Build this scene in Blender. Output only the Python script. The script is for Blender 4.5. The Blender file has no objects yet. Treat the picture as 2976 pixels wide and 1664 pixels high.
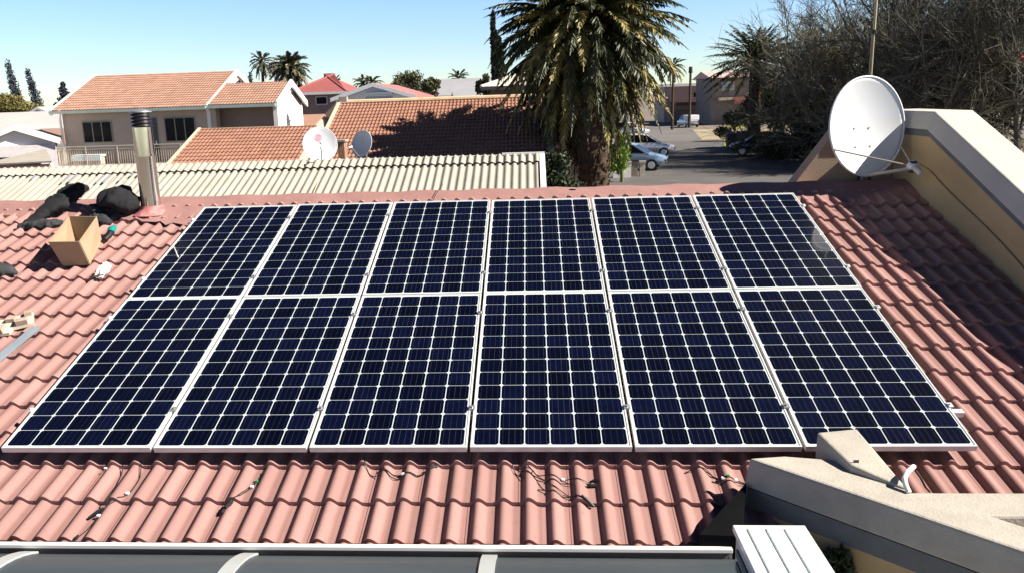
import bpy, math, random
import numpy as np
from mathutils import Matrix, Vector, noise
rnd = random.Random(7)
R = math.radians
sc = bpy.context.scene
COL = sc.collection

# ---------------------------------------------------------------- camera, sky, sun, exposure
CP = Vector((3.43998, -4.84077, 5.29437))
RX = Vector((0.997139, 0.068621, -0.031713))
RD = Vector((-0.015981, -0.218670, -0.975668))
RF = Vector((-0.073886, 0.973383, -0.216947))
FOC, CX, CY = 2441.41, 1368.04, 832.0
cam_d = bpy.data.cameras.new('camera')
cam_d.sensor_fit = 'HORIZONTAL'
cam_d.sensor_width = 36.0
cam_d.lens = 36.0 * FOC / 2976.0
cam_d.shift_x = (1488.0 - CX) / 2976.0
cam_d.clip_start = 0.05
cam_d.clip_end = 6000
cam = bpy.data.objects.new('camera', cam_d)
COL.objects.link(cam)
m = Matrix((RX, -RD, -RF)).transposed().to_4x4()
m.translation = CP
cam.matrix_world = m
sc.camera = cam

SUN = Vector((0.745, -0.112, 0.655)).normalized()      # towards the sun
w = bpy.data.worlds.new('World')
sc.world = w
w.use_nodes = True
nt = w.node_tree
nt.nodes.clear()
sky = nt.nodes.new('ShaderNodeTexSky')
sky.sky_type = 'NISHITA'
sky.sun_disc = False
sky.sun_elevation = math.asin(SUN.z)
sky.sun_rotation = math.atan2(SUN.x, SUN.y)
sky.altitude = 1500
sky.air_density = 1.0
sky.dust_density = 0.3
sky.ozone_density = 2.5
bg = nt.nodes.new('ShaderNodeBackground')
bg.inputs[1].default_value = 0.050
wo = nt.nodes.new('ShaderNodeOutputWorld')
hs_ = nt.nodes.new('ShaderNodeHueSaturation'); hs_.inputs['Saturation'].default_value = 1.22; hs_.inputs['Hue'].default_value = 0.516
tcw = nt.nodes.new('ShaderNodeTexCoord'); sxyz = nt.nodes.new('ShaderNodeSeparateXYZ'); nt.links.new(tcw.outputs['Generated'], sxyz.inputs[0])
grd = nt.nodes.new('ShaderNodeMapRange'); grd.interpolation_type = 'SMOOTHSTEP'     # high altitude winter sky: much deeper overhead than at the horizon
grd2 = nt.nodes.new('ShaderNodeMapRange'); grd2.interpolation_type = 'SMOOTHSTEP'
for k_, v_ in ((1, 0.0), (2, 0.15), (3, 1.15), (4, 1.62)): grd.inputs[k_].default_value = v_
for k_, v_ in ((1, 0.13), (2, 0.50), (3, 1.0), (4, 0.11)): grd2.inputs[k_].default_value = v_
gm_ = nt.nodes.new('ShaderNodeMath'); gm_.operation = 'MULTIPLY'
nt.links.new(sxyz.outputs[2], grd.inputs[0]); nt.links.new(sxyz.outputs[2], grd2.inputs[0]); nt.links.new(grd.outputs[0], gm_.inputs[0]); nt.links.new(grd2.outputs[0], gm_.inputs[1]); nt.links.new(gm_.outputs[0], hs_.inputs['Value'])
nt.links.new(sky.outputs[0], hs_.inputs['Color']); nt.links.new(hs_.outputs[0], bg.inputs[0])
nt.links.new(bg.outputs[0], wo.inputs[0])
sd = bpy.data.lights.new('sun', 'SUN')
sd.energy = 4.8
sd.angle = R(0.5)
sd.color = (1.0, 0.93, 0.82)
so = bpy.data.objects.new('sun', sd)
COL.objects.link(so)
so.rotation_euler = SUN.to_track_quat('Z', 'Y').to_euler()
so.location = (20, -10, 25)
vs = sc.view_settings
sc.display_settings.display_device = 'sRGB'
vs.view_transform = 'Standard'
vs.look = 'None'
vs.exposure = 1.32
vs.gamma = 1.0
vs.use_curve_mapping = False

# ---------------------------------------------------------------- helpers
def ray(u, v):
    return RX * ((u - CX) / FOC) + RD * ((v - CY) / FOC) + RF
def by(u, v, y):
    r = ray(u, v); return CP + r * ((y - CP.y) / r.y)
def bx(u, v, x):
    r = ray(u, v); return CP + r * ((x - CP.x) / r.x)
def bz(u, v, z):
    r = ray(u, v); return CP + r * ((z - CP.z) / r.z)
def dist(u, v, d):
    return CP + ray(u, v) * d
def onslope(u, v, y0, z0, k):
    r = ray(u, v); s = (z0 + k * (CP.y - y0) - CP.z) / (r.z - k * r.y); return CP + r * s
TH = R(16.0); Z0 = 3.2
EY = Vector((0, math.cos(TH), math.sin(TH))); EN = Vector((0, -math.sin(TH), math.cos(TH)))
def roof(x, y, n):
    return Vector((x, 0, Z0)) + EY * y + EN * n
def onroof(u, v, n=-0.12):
    r = ray(u, v); s = (n - (CP - Vector((0, 0, Z0))).dot(EN)) / r.dot(EN); p = CP + r * s
    return Vector((p.x, (p - Vector((0, 0, Z0))).dot(EY), n))

MATS = {}
def mat(name, col=None, rough=0.7, var=0.12, scale=6.0, bump=0.0, bscale=None, metal=0.0, spec=0.4, coat=0.0, island=0.0, tint=None, alpha=1.0, stretch=None, trans=0.0):
    if name in MATS: return MATS[name]
    M = bpy.data.materials.new(name); M.use_nodes = True
    N = M.node_tree.nodes; L = M.node_tree.links
    b = N['Principled BSDF']
    b.inputs['Roughness'].default_value = rough
    b.inputs['Metallic'].default_value = metal
    b.inputs['Specular IOR Level'].default_value = spec
    b.inputs['Coat Weight'].default_value = coat
    b.inputs['Alpha'].default_value = alpha
    tc = N.new('ShaderNodeTexCoord')
    src = tc.outputs['Object']
    if stretch:
        mp = N.new('ShaderNodeMapping'); mp.inputs['Scale'].default_value = stretch
        L.new(src, mp.inputs[0]); src = mp.outputs[0]
    n1 = N.new('ShaderNodeTexNoise'); n1.inputs['Scale'].default_value = scale; n1.inputs['Detail'].default_value = 6
    n1.inputs['Roughness'].default_value = 0.65
    L.new(src, n1.inputs['Vector'])
    mr = N.new('ShaderNodeMapRange')
    mr.inputs[1].default_value = 0.3; mr.inputs[2].default_value = 0.7
    mr.inputs[3].default_value = 0.0; mr.inputs[4].default_value = 1.0
    L.new(n1.outputs[0], mr.inputs[0])
    mx = N.new('ShaderNodeMix'); mx.data_type = 'RGBA'
    lo = tuple(c * (1 - var) for c in col) if tint is None else tint
    hi = tuple(min(1, c * (1 + var)) for c in col) if tint is None else col
    mx.inputs[6].default_value = (*lo, 1); mx.inputs[7].default_value = (*hi, 1)
    L.new(mr.outputs[0], mx.inputs[0])
    out = mx.outputs[2]
    if island:
        g = N.new('ShaderNodeNewGeometry')
        m2 = N.new('ShaderNodeMapRange'); m2.inputs[3].default_value = 1 - island; m2.inputs[4].default_value = 1 + island
        L.new(g.outputs['Random Per Island'], m2.inputs[0])
        hs = N.new('ShaderNodeHueSaturation'); L.new(m2.outputs[0], hs.inputs['Value']); L.new(out, hs.inputs['Color'])
        out = hs.outputs[0]
    L.new(out, b.inputs['Base Color'])
    if bump:
        n2 = N.new('ShaderNodeTexNoise'); n2.inputs['Scale'].default_value = bscale or scale * 8; n2.inputs['Detail'].default_value = 4
        L.new(src, n2.inputs['Vector'])
        bp = N.new('ShaderNodeBump'); bp.inputs['Strength'].default_value = bump; bp.inputs['Distance'].default_value = 0.01
        L.new(n2.outputs[0], bp.inputs['Height']); L.new(bp.outputs[0], b.inputs['Normal'])
    if trans:
        b.inputs['Transmission Weight'].default_value = trans
    MATS[name] = M
    return M

def tile_mat(name, col, pitch, course, var=0.22, stain=(0.20, 0.10, 0.085), seam=True, px=0.0, py=0.0):
    """painted roof tile: every tile a slightly different tone, weathering, a fine seam at each tile's side lap"""
    if name in MATS: return MATS[name]
    M = bpy.data.materials.new(name); M.use_nodes = True
    N = M.node_tree.nodes; L = M.node_tree.links; b = N['Principled BSDF']
    b.inputs['Roughness'].default_value = 0.62; b.inputs['Specular IOR Level'].default_value = 0.3
    tc = N.new('ShaderNodeTexCoord'); sp = N.new('ShaderNodeSeparateXYZ'); L.new(tc.outputs['UV'], sp.inputs[0])
    def mth(op, a, bb=None):
        n = N.new('ShaderNodeMath'); n.operation = op
        for i, q in enumerate((a, bb)):
            if q is None: continue
            if isinstance(q, (int, float)): n.inputs[i].default_value = q
            else: L.new(q, n.inputs[i])
        return n.outputs[0]
    tx = mth('DIVIDE', mth('SUBTRACT', sp.outputs[0], px), pitch * 2); ty = mth('DIVIDE', mth('SUBTRACT', sp.outputs[1], py), course)
    cb = N.new('ShaderNodeCombineXYZ'); L.new(mth('FLOOR', tx), cb.inputs[0]); L.new(mth('FLOOR', ty), cb.inputs[1])
    wn = N.new('ShaderNodeTexWhiteNoise'); wn.noise_dimensions = '2D'; L.new(cb.outputs[0], wn.inputs[0])
    no = N.new('ShaderNodeTexNoise'); no.inputs['Scale'].default_value = 3.0; no.inputs['Detail'].default_value = 8; no.inputs['Roughness'].default_value = 0.7
    L.new(tc.outputs['Object'], no.inputs['Vector'])
    v = mth('ADD', mth('MULTIPLY', wn.outputs[0], var), mth('MULTIPLY', no.outputs[0], var * 1.3))
    hs = N.new('ShaderNodeHueSaturation'); hs.inputs['Color'].default_value = (*col, 1)
    L.new(mth('ADD', v, 1 - var * 1.15), hs.inputs['Value'])
    n3 = N.new('ShaderNodeTexNoise'); n3.inputs['Scale'].default_value = 22; n3.inputs['Detail'].default_value = 5
    L.new(tc.outputs['Object'], n3.inputs['Vector'])
    mr = N.new('ShaderNodeMapRange'); mr.inputs[1].default_value = 0.60; mr.inputs[2].default_value = 0.78; mr.inputs[4].default_value = 0.55
    L.new(n3.outputs[0], mr.inputs[0])
    mx = N.new('ShaderNodeMix'); mx.data_type = 'RGBA'; mx.inputs[7].default_value = (*stain, 1)
    L.new(hs.outputs[0], mx.inputs[6]); L.new(mr.outputs[0], mx.inputs[0])
    out = mx.outputs[2]
    if seam:
        fr = mth('FRACT', tx)
        s = mth('LESS_THAN', mth('ABSOLUTE', mth('SUBTRACT', fr, 0.53)), 0.009)
        m2 = N.new('ShaderNodeMix'); m2.data_type = 'RGBA'; m2.inputs[7].default_value = (0.12, 0.05, 0.045, 1)
        L.new(mth('MULTIPLY', s, mth('GREATER_THAN', wn.outputs[0], 0.35)), m2.inputs[0]); L.new(out, m2.inputs[6]); out = m2.outputs[2]
    L.new(out, b.inputs['Base Color'])
    n4 = N.new('ShaderNodeTexNoise'); n4.inputs['Scale'].default_value = 160; L.new(tc.outputs['Object'], n4.inputs['Vector'])
    bp = N.new('ShaderNodeBump'); bp.inputs['Strength'].default_value = 0.25; bp.inputs['Distance'].default_value = 0.004
    L.new(n4.outputs[0], bp.inputs['Height']); L.new(bp.outputs[0], b.inputs['Normal'])
    MATS[name] = M
    return M

class MB:
    def __init__(s): s.v = []; s.f = []; s.mi = []; s.uv = None
    def add(s, vs, fs, mi=0):
        o = len(s.v); s.v.extend([tuple(p) for p in vs]); s.f.extend([tuple(i + o for i in f) for f in fs]); s.mi.extend([mi] * len(fs)); return s
    def quad(s, a, b, c, d, mi=0): return s.add([a, b, c, d], [(0, 1, 2, 3)], mi)
    def poly(s, pts, mi=0): return s.add(pts, [tuple(range(len(pts)))], mi)
    def box(s, lo, hi, mi=0):
        x0, y0, z0 = lo; x1, y1, z1 = hi
        return s.add([(x0, y0, z0), (x1, y0, z0), (x1, y1, z0), (x0, y1, z0), (x0, y0, z1), (x1, y0, z1), (x1, y1, z1), (x0, y1, z1)],
                     [(0, 3, 2, 1), (4, 5, 6, 7), (0, 1, 5, 4), (1, 2, 6, 5), (2, 3, 7, 6), (3, 0, 4, 7)], mi)
    def hexa(s, p, mi=0):    # 8 points: bottom ring 0-3, top ring 4-7
        return s.add(p, [(0, 3, 2, 1), (4, 5, 6, 7), (0, 1, 5, 4), (1, 2, 6, 5), (2, 3, 7, 6), (3, 0, 4, 7)], mi)
    def prism(s, pts, d, mi=0):   # polygon swept along vector d
        n = len(pts); d = Vector(d); q = [Vector(p) for p in pts]
        return s.add(q + [p + d for p in q], [tuple(range(n))[::-1], tuple(range(n, 2 * n))] + [(i, (i + 1) % n, n + (i + 1) % n, n + i) for i in range(n)], mi)
    def tube(s, path, r, n=8, mi=0, cap=True):
        path = [Vector(p) for p in path]; k = len(path)
        rs = r if isinstance(r, (list, tuple)) else [r] * k
        o = len(s.v); up = None
        for i, p in enumerate(path):
            t = (path[min(i + 1, k - 1)] - path[max(i - 1, 0)]).normalized()
            if up is None:
                up = t.orthogonal().normalized()
            up = (up - t * up.dot(t))
            if up.length < 1e-6: up = t.orthogonal()
            up.normalize(); sd_ = t.cross(up)
            for j in range(n):
                a = 2 * math.pi * j / n
                s.v.append(tuple(p + (up * math.cos(a) + sd_ * math.sin(a)) * rs[i]))
        for i in range(k - 1):
            for j in range(n):
                s.f.append((o + i * n + j, o + i * n + (j + 1) % n, o + (i + 1) * n + (j + 1) % n, o + (i + 1) * n + j)); s.mi.append(mi)
        if cap:
            s.f.append(tuple(o + j for j in range(n))[::-1]); s.mi.append(mi)
            s.f.append(tuple(o + (k - 1) * n + j for j in range(n))); s.mi.append(mi)
        return s
    def lathe(s, prof, c=(0, 0, 0), n=24, mi=0):
        path = [Vector(c) + Vector((0, 0, z)) for r_, z in prof]
        o = len(s.v)
        for (r_, z) in prof:
            for j in range(n):
                a = 2 * math.pi * j / n
                s.v.append((c[0] + r_ * math.cos(a), c[1] + r_ * math.sin(a), c[2] + z))
        for i in range(len(prof) - 1):
            for j in range(n):
                s.f.append((o + i * n + j, o + i * n + (j + 1) % n, o + (i + 1) * n + (j + 1) % n, o + (i + 1) * n + j)); s.mi.append(mi)
        s.f.append(tuple(o + j for j in range(n))[::-1]); s.mi.append(mi)
        s.f.append(tuple(o + (len(prof) - 1) * n + j for j in range(n))); s.mi.append(mi)
        return s

ORG = {}
def link_mesh(name, mb, mats, parent=None, smooth=False, bevel=0.0, loc=None):
    o = Vector((0, 0, 0))
    if parent is not None: o = ORG[parent]
    elif loc is not None: o = Vector(loc)
    me = bpy.data.meshes.new(name)
    V = np.array(mb.v, dtype=np.float64) - np.array(o)
    me.from_pydata(V.tolist(), [], mb.f)
    if not isinstance(mats, (list, tuple)): mats = [mats]
    for q in mats: me.materials.append(q)
    if len(mats) > 1: me.polygons.foreach_set('material_index', mb.mi)
    if mb.uv is not None:
        ul = me.uv_layers.new(name='UVMap'); li = np.zeros(len(me.loops), dtype=np.int32); me.loops.foreach_get('vertex_index', li)
        ul.data.foreach_set('uv', np.array(mb.uv, dtype=np.float32)[li].ravel())
    if smooth:
        me.polygons.foreach_set('use_smooth', [True] * len(me.polygons))
        if smooth != 'all': me.set_sharp_from_angle(angle=R(40))
    me.update()
    ob = bpy.data.objects.new(name, me)
    COL.objects.link(ob)
    if parent is not None: ob.parent = parent
    else: ob.location = o
    ORG[ob] = o
    if bevel:
        md = ob.modifiers.new('edge', 'BEVEL'); md.width = bevel; md.segments = 2; md.limit_method = 'ANGLE'; md.angle_limit = R(35)
    return ob
def tag(o, label, cat, group=None):
    o['label'] = label; o['category'] = cat
    if group: o['group'] = group
    return o
def thing(name, label, cat, loc, group=None):
    o = bpy.data.objects.new(name, None); o.empty_display_size = 0.2
    COL.objects.link(o); o.location = Vector(loc); ORG[o] = Vector(loc)
    return tag(o, label, cat, group)
def struct(name, mb, m_, smooth=False):
    o = link_mesh(name, mb, m_, smooth=smooth); o['kind'] = 'structure'; return o
part = link_mesh

def roll_shape(t):     # half round roll with a steep left flank
    if t < -0.27 or t > 0.31: return 0.0
    if t < -0.04: q = (t + 0.27) / 0.23; return math.sin(math.pi / 2 * q) ** 0.8
    return math.cos(math.pi / 2 * (t + 0.04) / 0.35) ** 1.1
def tile_surface(O, ex, ey, en, x0, x1, y0, y1, pitch=0.1484, course=0.325, ph=0.0, pv=0.0, hr=0.036, lip=0.027, ns=12, jit=0.0):
    """double roman tiles: courses of half round rolls and flat pans, each course lapping the one below"""
    mb = MB(); mb.uv = []
    i0 = math.floor((x0 - ph) / pitch * ns); i1 = math.ceil((x1 - ph) / pitch * ns)
    xs = [min(max(ph + i * pitch / ns, x0), x1) for i in range(i0, i1 + 1)]
    def h(x):
        t = (x - ph) / pitch; t -= round(t)
        return hr * roll_shape(t)
    hs = [h(x) for x in xs]; n = len(xs)
    k0 = math.floor((y0 - pv) / course); k1 = math.ceil((y1 - pv) / course)
    for k in range(k0, k1):
        yb = pv + k * course; yt = yb + course
        lo = max(yb, y0); hi = min(yt, y1)
        if hi - lo < 1e-4: continue
        rows = []
        if yb >= y0 - 1e-6: rows.append((yb, -0.006))
        rows.append((lo, lip * (1 - (lo - yb) / course))); rows.append((hi, lip * (1 - (hi - yb) / course)))
        o = len(mb.v)
        tj = {}
        for (y, nn) in rows:
            for x, hh in zip(xs, hs):
                dj = 0.0
                if jit:
                    q = math.floor((x - ph + pitch * 0.5) / (2 * pitch))
                    if q not in tj: tj[q] = (rnd.uniform(-1, 1) * jit, rnd.uniform(-1, 1) * jit)
                    dj = tj[q][0]
                p = O + ex * x + ey * (y + (dj if nn != 0 else 0)) + en * (hh + nn + (tj[q][1] * 0.4 if jit else 0))
                mb.v.append(tuple(p)); mb.uv.append((x, y + 1e-4))
        for r_ in range(len(rows) - 1):
            for i in range(n - 1):
                a = o + r_ * n + i
                mb.f.append((a, a + 1, a + n + 1, a + n)); mb.mi.append(0)
    return mb
XV, YV, ZV = Vector((1, 0, 0)), Vector((0, 1, 0)), Vector((0, 0, 1))

# ---------------------------------------------------------------- shared materials
M_tile = tile_mat('painted_tile', (0.278, 0.155, 0.141), 0.1484, 0.325, px=-0.015 - 0.0742, py=-0.022)
M_tile2 = tile_mat('orange_tile', (0.265, 0.132, 0.092), 0.15, 0.33, seam=False)
M_tile3 = tile_mat('pale_orange_tile', (0.30, 0.175, 0.13), 0.15, 0.33, seam=False)
M_pinkmem = mat('pink_membrane', (0.29, 0.156, 0.142), 0.6, 0.12, 5, 0.4, 60)
M_alu = mat('aluminium', (0.80, 0.80, 0.80), 0.42, 0.05, 9, metal=0.55)
M_frame = mat('panel_frame', (0.62, 0.62, 0.61), 0.4, 0.04, 9, metal=0.2)
M_plaster = mat('cream_plaster', (0.37, 0.34, 0.295), 0.85, 0.17, 3.5, 0.35, 70)
M_ochre = mat('ochre_plaster', (0.44, 0.315, 0.165), 0.9, 0.08, 2.5, 0.3, 60)
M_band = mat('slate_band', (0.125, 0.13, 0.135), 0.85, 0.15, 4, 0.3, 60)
M_white = mat('white_paint', (0.70, 0.70, 0.68), 0.55, 0.04, 5)
M_black = mat('black_plastic', (0.012, 0.012, 0.014), 0.5, 0.2, 10)
M_dark = mat('dark_glass', (0.006, 0.007, 0.010), 0.25, 0.2, 3, spec=0.12)
M_grey = mat('grey_metal', (0.35, 0.36, 0.38), 0.4, 0.1, 8, metal=0.6)
M_cream = mat('cream_wall', (0.40, 0.335, 0.285), 0.9, 0.07, 1.5, 0.2, 30)
M_whitewall = mat('white_wall', (0.72, 0.70, 0.68), 0.9, 0.05, 1.2)
M_greentrim = mat('grey_green_trim', (0.33, 0.40, 0.38), 0.7, 0.1, 3)
M_asb = mat('fibre_cement', (0.31, 0.29, 0.25), 0.9, 0.13, 1.4, 0.2, 40)
M_brick = mat('brown_brick', (0.30, 0.17, 0.11), 0.9, 0.2, 8, 0.3, 50)

# ---------------------------------------------------------------- ground and street
def gz(y): return 0.0 if y < 25 else min(1.2, (y - 25) / 8 * 1.2)
mb = MB()
ysg = [-60, 5, 25, 33, 44, 60, 120, 400, 4000]
for a, b in zip(ysg, ysg[1:]):
    mb.quad((-3000, a, gz(a)), (3000, a, gz(a)), (3000, b, gz(b)), (-3000, b, gz(b)))
struct('ground', mb, mat('dry_ground', (0.15, 0.12, 0.095), 0.95, 0.3, 0.25, 0.3, 5))
GZ = 1.2
def gp(u, v, dz=0.0):
    p = bz(u, v, GZ + dz); return p
M_asph = mat('worn_asphalt', (0.088, 0.082, 0.080), 0.9, 0.25, 0.6, 0.3, 20)
mb = MB(); mb.poly([(by(1640, 535, 34).x, 34, GZ + .006), (by(2500, 535, 34).x, 34, GZ + .006), gp(2420, 412, .006), gp(1870, 412, .006), gp(1700, 450, .006)])
struct('road', mb, M_asph)
mb = MB(); mb.poly([gp(1850, 411, .010), gp(2040, 411, .010), gp(2012, 352, .010), gp(1900, 352, .010)])
struct('side_road', mb, mat('paving_grey', (0.125, 0.113, 0.108), 0.9, 0.15, 0.4))
mb = MB(); mb.poly([gp(2013, 377, .016), gp(2240, 372, .016), gp(2270, 398, .016), gp(2040, 407, .016)])
struct('verge', mb, mat('dry_verge', (0.27, 0.225, 0.145), 0.95, 0.15, 0.5))
mb = MB()
for (u0, u1, v0, v1) in ((2100, 2190, 368, 374), (2105, 2400, 399, 430)):
    mb.poly([gp(u0, v1, .020), gp(u1, v1, .020), gp(u1, v0, .020), gp(u0, v0, .020)])
lawn = struct('lawn', mb, mat('lawn_green', (0.27, 0.27, 0.05), 0.95, 0.25, 1.0))

# ---------------------------------------------------------------- our house with its tiled roof
house = thing('tiled_house', 'near house with a pink painted roof of double roman tiles carrying the solar panels', 'house', (2, 1, 0))
mb = tile_surface(Vector((0, 0, Z0)) - EN * 0.156, XV, EY, EN, -4.6, 7.42, -0.76, 4.24, ph=-0.015, pv=-0.022, jit=0.0035)
part('roof', mb, M_tile, house, smooth='x')
mb = MB()      # smooth painted membrane over the ridge, laid with slight waves
rows = [(3.98, -0.150), (4.10, -0.128), (4.20, -0.116), (4.36, -0.110), (4.44, -0.108), (4.50, -0.114), (4.56, -0.145), (4.80, -0.26)]
nx = 120
for (y, n_) in rows:
    for i in range(nx + 1):
        x = -4.6 + 12.02 * i / nx
        e = 0.05 * math.sin(x * 1.7) + 0.04 * rnd.uniform(-1, 1) if y < 4.05 else 0
        mb.v.append(tuple(roof(x, y + e + (0.08 if y < 4.05 else 0), n_ + rnd.uniform(-.003, .003) + 0.006 * math.sin(x * 9 + y * 7))))
for r_ in range(len(rows) - 1):
    for i in range(nx):
        a = r_ * (nx + 1) + i; mb.f.append((a, a + 1, a + nx + 2, a + nx + 1)); mb.mi.append(0)
part('ridge_membrane', mb, M_pinkmem, house, smooth='x')
mb = MB()      # membrane patch dressed around the flue, following the tiles
pts = [(-1.05, 4.15), (-1.0, 3.95), (-0.72, 3.80), (-0.45, 3.74), (-0.1, 3.70), (0.0, 3.55), (0.0, 4.25)]
for i in range(15):
    for j in range(12):
        x = -1.05 + 1.05 * i / 14; yl = 3.97 - 0.30 * (i / 14) ** 0.8 + 0.03 * math.sin(i * 1.9)
        y = yl + (4.3 - yl) * j / 11
        t = (x + 0.015) / 0.1484; t -= round(t)
        hh = 0.020 * max(0, math.cos(math.pi * t / 0.8)) * max(0, 1 - j / 9)
        mb.v.append(tuple(roof(x, y, -0.118 + hh + 0.010 * (j / 11))))
for i in range(14):
    for j in range(11):
        a = i * 12 + j; mb.f.append((a, a + 12, a + 13, a + 1)); mb.mi.append(0)
part('flue_patch', mb, M_pinkmem, house, smooth='all')
mb = MB()
e0 = roof(0, -0.76, -0.17); r0 = roof(0, 4.56, -0.17)
mb.box((-4.5, e0.y + 0.35, 0), (7.3, e0.y + 0.60, e0.z - 0.03))
part('wall', mb, M_ochre, house)
mb = MB(); mb.quad((-4.6, r0.y, r0.z + .01), (7.4, r0.y, r0.z + .01), (7.4, r0.y + 5.2, r0.z - 1.5), (-4.6, r0.y + 5.2, r0.z - 1.5))
mb.quad((-4.6, r0.y + 5.2, r0.z - 1.52), (7.4, r0.y + 5.2, r0.z - 1.52), (7.4, r0.y + 5.2, 0), (-4.6, r0.y + 5.2, 0))
part('rear_slope', mb, M_pinkmem, house)
mb = MB(); mb.box((-4.5, e0.y - 0.005, e0.z - 0.16), (7.3, e0.y + 0.018, e0.z - 0.012))
part('fascia', mb, M_pinkmem, house)

# ---------------------------------------------------------------- solar panels
PW, PH, GAP = 0.992, 1.956, 0.020
def frame_mb():
    b = MB(); d = 0.038; f_ = 0.011
    b.box((0, 0, -d), (PW, f_, 0)); b.box((0, PH - f_, -d), (PW, PH, 0))
    b.box((0, f_, -d), (f_, PH - f_, 0)); b.box((PW - f_, f_, -d), (PW, PH - f_, 0))
    return b
CW = 0.1565; MX = (PW - 6 * CW - 5 * 0.0025) / 2; MY = (PH - 12 * CW - 11 * 0.0022) / 2
def cells_mb(seed):
    q = random.Random(seed); b = MB(); z = -0.0030
    for i in range(6):
        for j in range(12):
            x0 = MX + i * (CW + 0.0025) + 0.0022; x1 = x0 + CW - 0.0044; y0 = MY + j * (CW + 0.0022) + 0.0012; y1 = y0 + CW - 0.0024; c = 0.0125
            b.add([(x0 + c, y0, z), (x1 - c, y0, z), (x1, y0 + c, z), (x1, y1 - c, z), (x1 - c, y1, z), (x0 + c, y1, z), (x0, y1 - c, z), (x0, y0 + c, z)], [(0, 1, 2, 3, 4, 5, 6, 7)], 0)
            br = q.random()
            for k in range(4):
                xb = x0 + (x1 - x0) * (k + 0.5) / 4; wv = 0.0004 + 0.0006 * br * q.random()
                b.quad((xb - wv, y0, z + .0006), (xb + wv, y0, z + .0006), (xb + wv, y1, z + .0006), (xb - wv, y1, z + .0006), 1)
    return b
M_cell = mat('silicon_cell', (0.0011, 0.0020, 0.0105), 0.4, 0.3, 14, spec=0.08, coat=0.5, island=0.45)
MATS['silicon_cell'].node_tree.nodes['Principled BSDF'].inputs['Coat Roughness'].default_value = 0.03
M_bus = mat('busbar', (0.06, 0.066, 0.09), 0.4, 0.3, 30, metal=0.3, coat=0.5)
M_sheet = mat('backsheet', (0.50, 0.56, 0.57), 0.5, 0.06, 5, coat=0.3)
p0 = thing('solar_panel', '', 'solar panel', (0, 0, 0), 'solar panels in two rows of six')
part('frame', frame_mb(), M_frame, p0, bevel=0.0012)
b = MB(); b.box((0.011, 0.011, -0.006), (PW - 0.011, PH - 0.011, -0.0042))
part('backsheet', b, M_sheet, p0)
cell_meshes = []
for s_ in (3, 8, 21):
    o = part('solar_cells', cells_mb(s_), [M_cell, M_bus], p0)
    cell_meshes.append(o.data)
    if s_ != 3: bpy.data.objects.remove(o)
PL = [
 ['lower row panel at the far left end, touching the left edge of the photo',
  'lower row panel second from the left, above the black cable that ends in two plugs',
  'lower row panel third from the left, in the front middle above the bare tiles',
  'lower row panel fourth from the left, above the tangle of black leads',
  'lower row panel second from the right, its right front corner meeting the plaster coping',
  'lower row panel at the right end, its front edge partly hidden by the plaster coping'],
 ['upper row panel at the left end, nearest to the steel flue',
  'upper row panel second from the left, below the white satellite dish with the pink mark',
  'upper row panel third from the left, below the corrugated roof and the palm shadow',
  'upper row panel fourth from the left, its top edge left of the palm trunk',
  'upper row panel second from the right, below the palm trunk and parked car',
  'upper row panel at the right end, nearest to the large dish']]
kids = list(p0.children)
first = True
for row in range(2):
    for c_ in range(6):
        if first: r_ = p0; ch = kids; first = False
        else:
            r_ = p0.copy(); COL.objects.link(r_); ch = []
            for k in kids:
                q = k.copy(); COL.objects.link(q); q.parent = r_; ch.append(q)
        for q in ch:
            if q.name.startswith('solar_cells'): q.data = cell_meshes[(c_ * 2 + row) % 3]
        r_.location = roof(c_ * (PW + GAP), row * (PH + 0.006), rnd.uniform(-.002, .002)); r_.rotation_euler = (TH + rnd.uniform(-.0015, .0015), rnd.uniform(-.001, .001), 0)
        r_['label'] = PL[row][c_]
# mounting rails, each with its clamps
RLAB = ['aluminium mounting rail under the front edge zone of the lower panel row, ends poking out', 'aluminium mounting rail under the back part of the lower panel row',
        'aluminium mounting rail under the front part of the upper panel row', 'aluminium mounting rail nearest the roof ridge, under the upper panel row']
for k, py in enumerate((0.399, 1.640, 2.314, 3.589)):
    o = thing('mounting_rail', RLAB[k], 'mounting rail', roof(0, py, -0.06), 'rails under the solar panels')
    x0, x1 = -0.05 - 0.02 * (k % 2), 6.052 + (0.10 if k == 0 else 0.03)
    b = MB(); b.prism([roof(x0, py - .02, -.080), roof(x0, py + .02, -.080), roof(x0, py + .02, -.0405), roof(x0, py - .02, -.0405)], (x1 - x0, 0, 0))
    part('rail', b, M_alu, o, bevel=.002)
    for i in range(7):
        xc = -0.010 if i == 0 else (i * (PW + GAP) - GAP / 2)
        hw = 0.019 if 0 < i < 6 else 0.014
        b = MB()
        b.hexa([roof(xc - hw, py - .022, .0025), roof(xc + hw, py - .022, .0025), roof(xc + hw, py + .022, .0025), roof(xc - hw, py + .022, .0025),
                roof(xc - hw, py - .022, .008), roof(xc + hw, py - .022, .008), roof(xc + hw, py + .022, .008), roof(xc - hw, py + .022, .008)])
        b.prism([roof(xc - .008, py - .02, -.04), roof(xc + .008, py - .02, -.04), roof(xc + .008, py + .02, -.04), roof(xc - .008, py + .02, -.04)], EN * 0.043)
        b.tube([roof(xc, py, .008), roof(xc, py, .017)], 0.0075, 6)
        part('clamp', b, M_grey if 0 < i < 6 else M_alu, o)
    for xh in np.arange(0.35, 6.0, 1.13):
        b = MB(); b.prism([roof(xh, py - .05, -.085), roof(xh, py - .05, -.081), roof(xh, py + .20, -.105), roof(xh, py + .20, -.109)], (0.035, 0, 0))
        part('roof_hook', b, M_grey, o)

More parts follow.
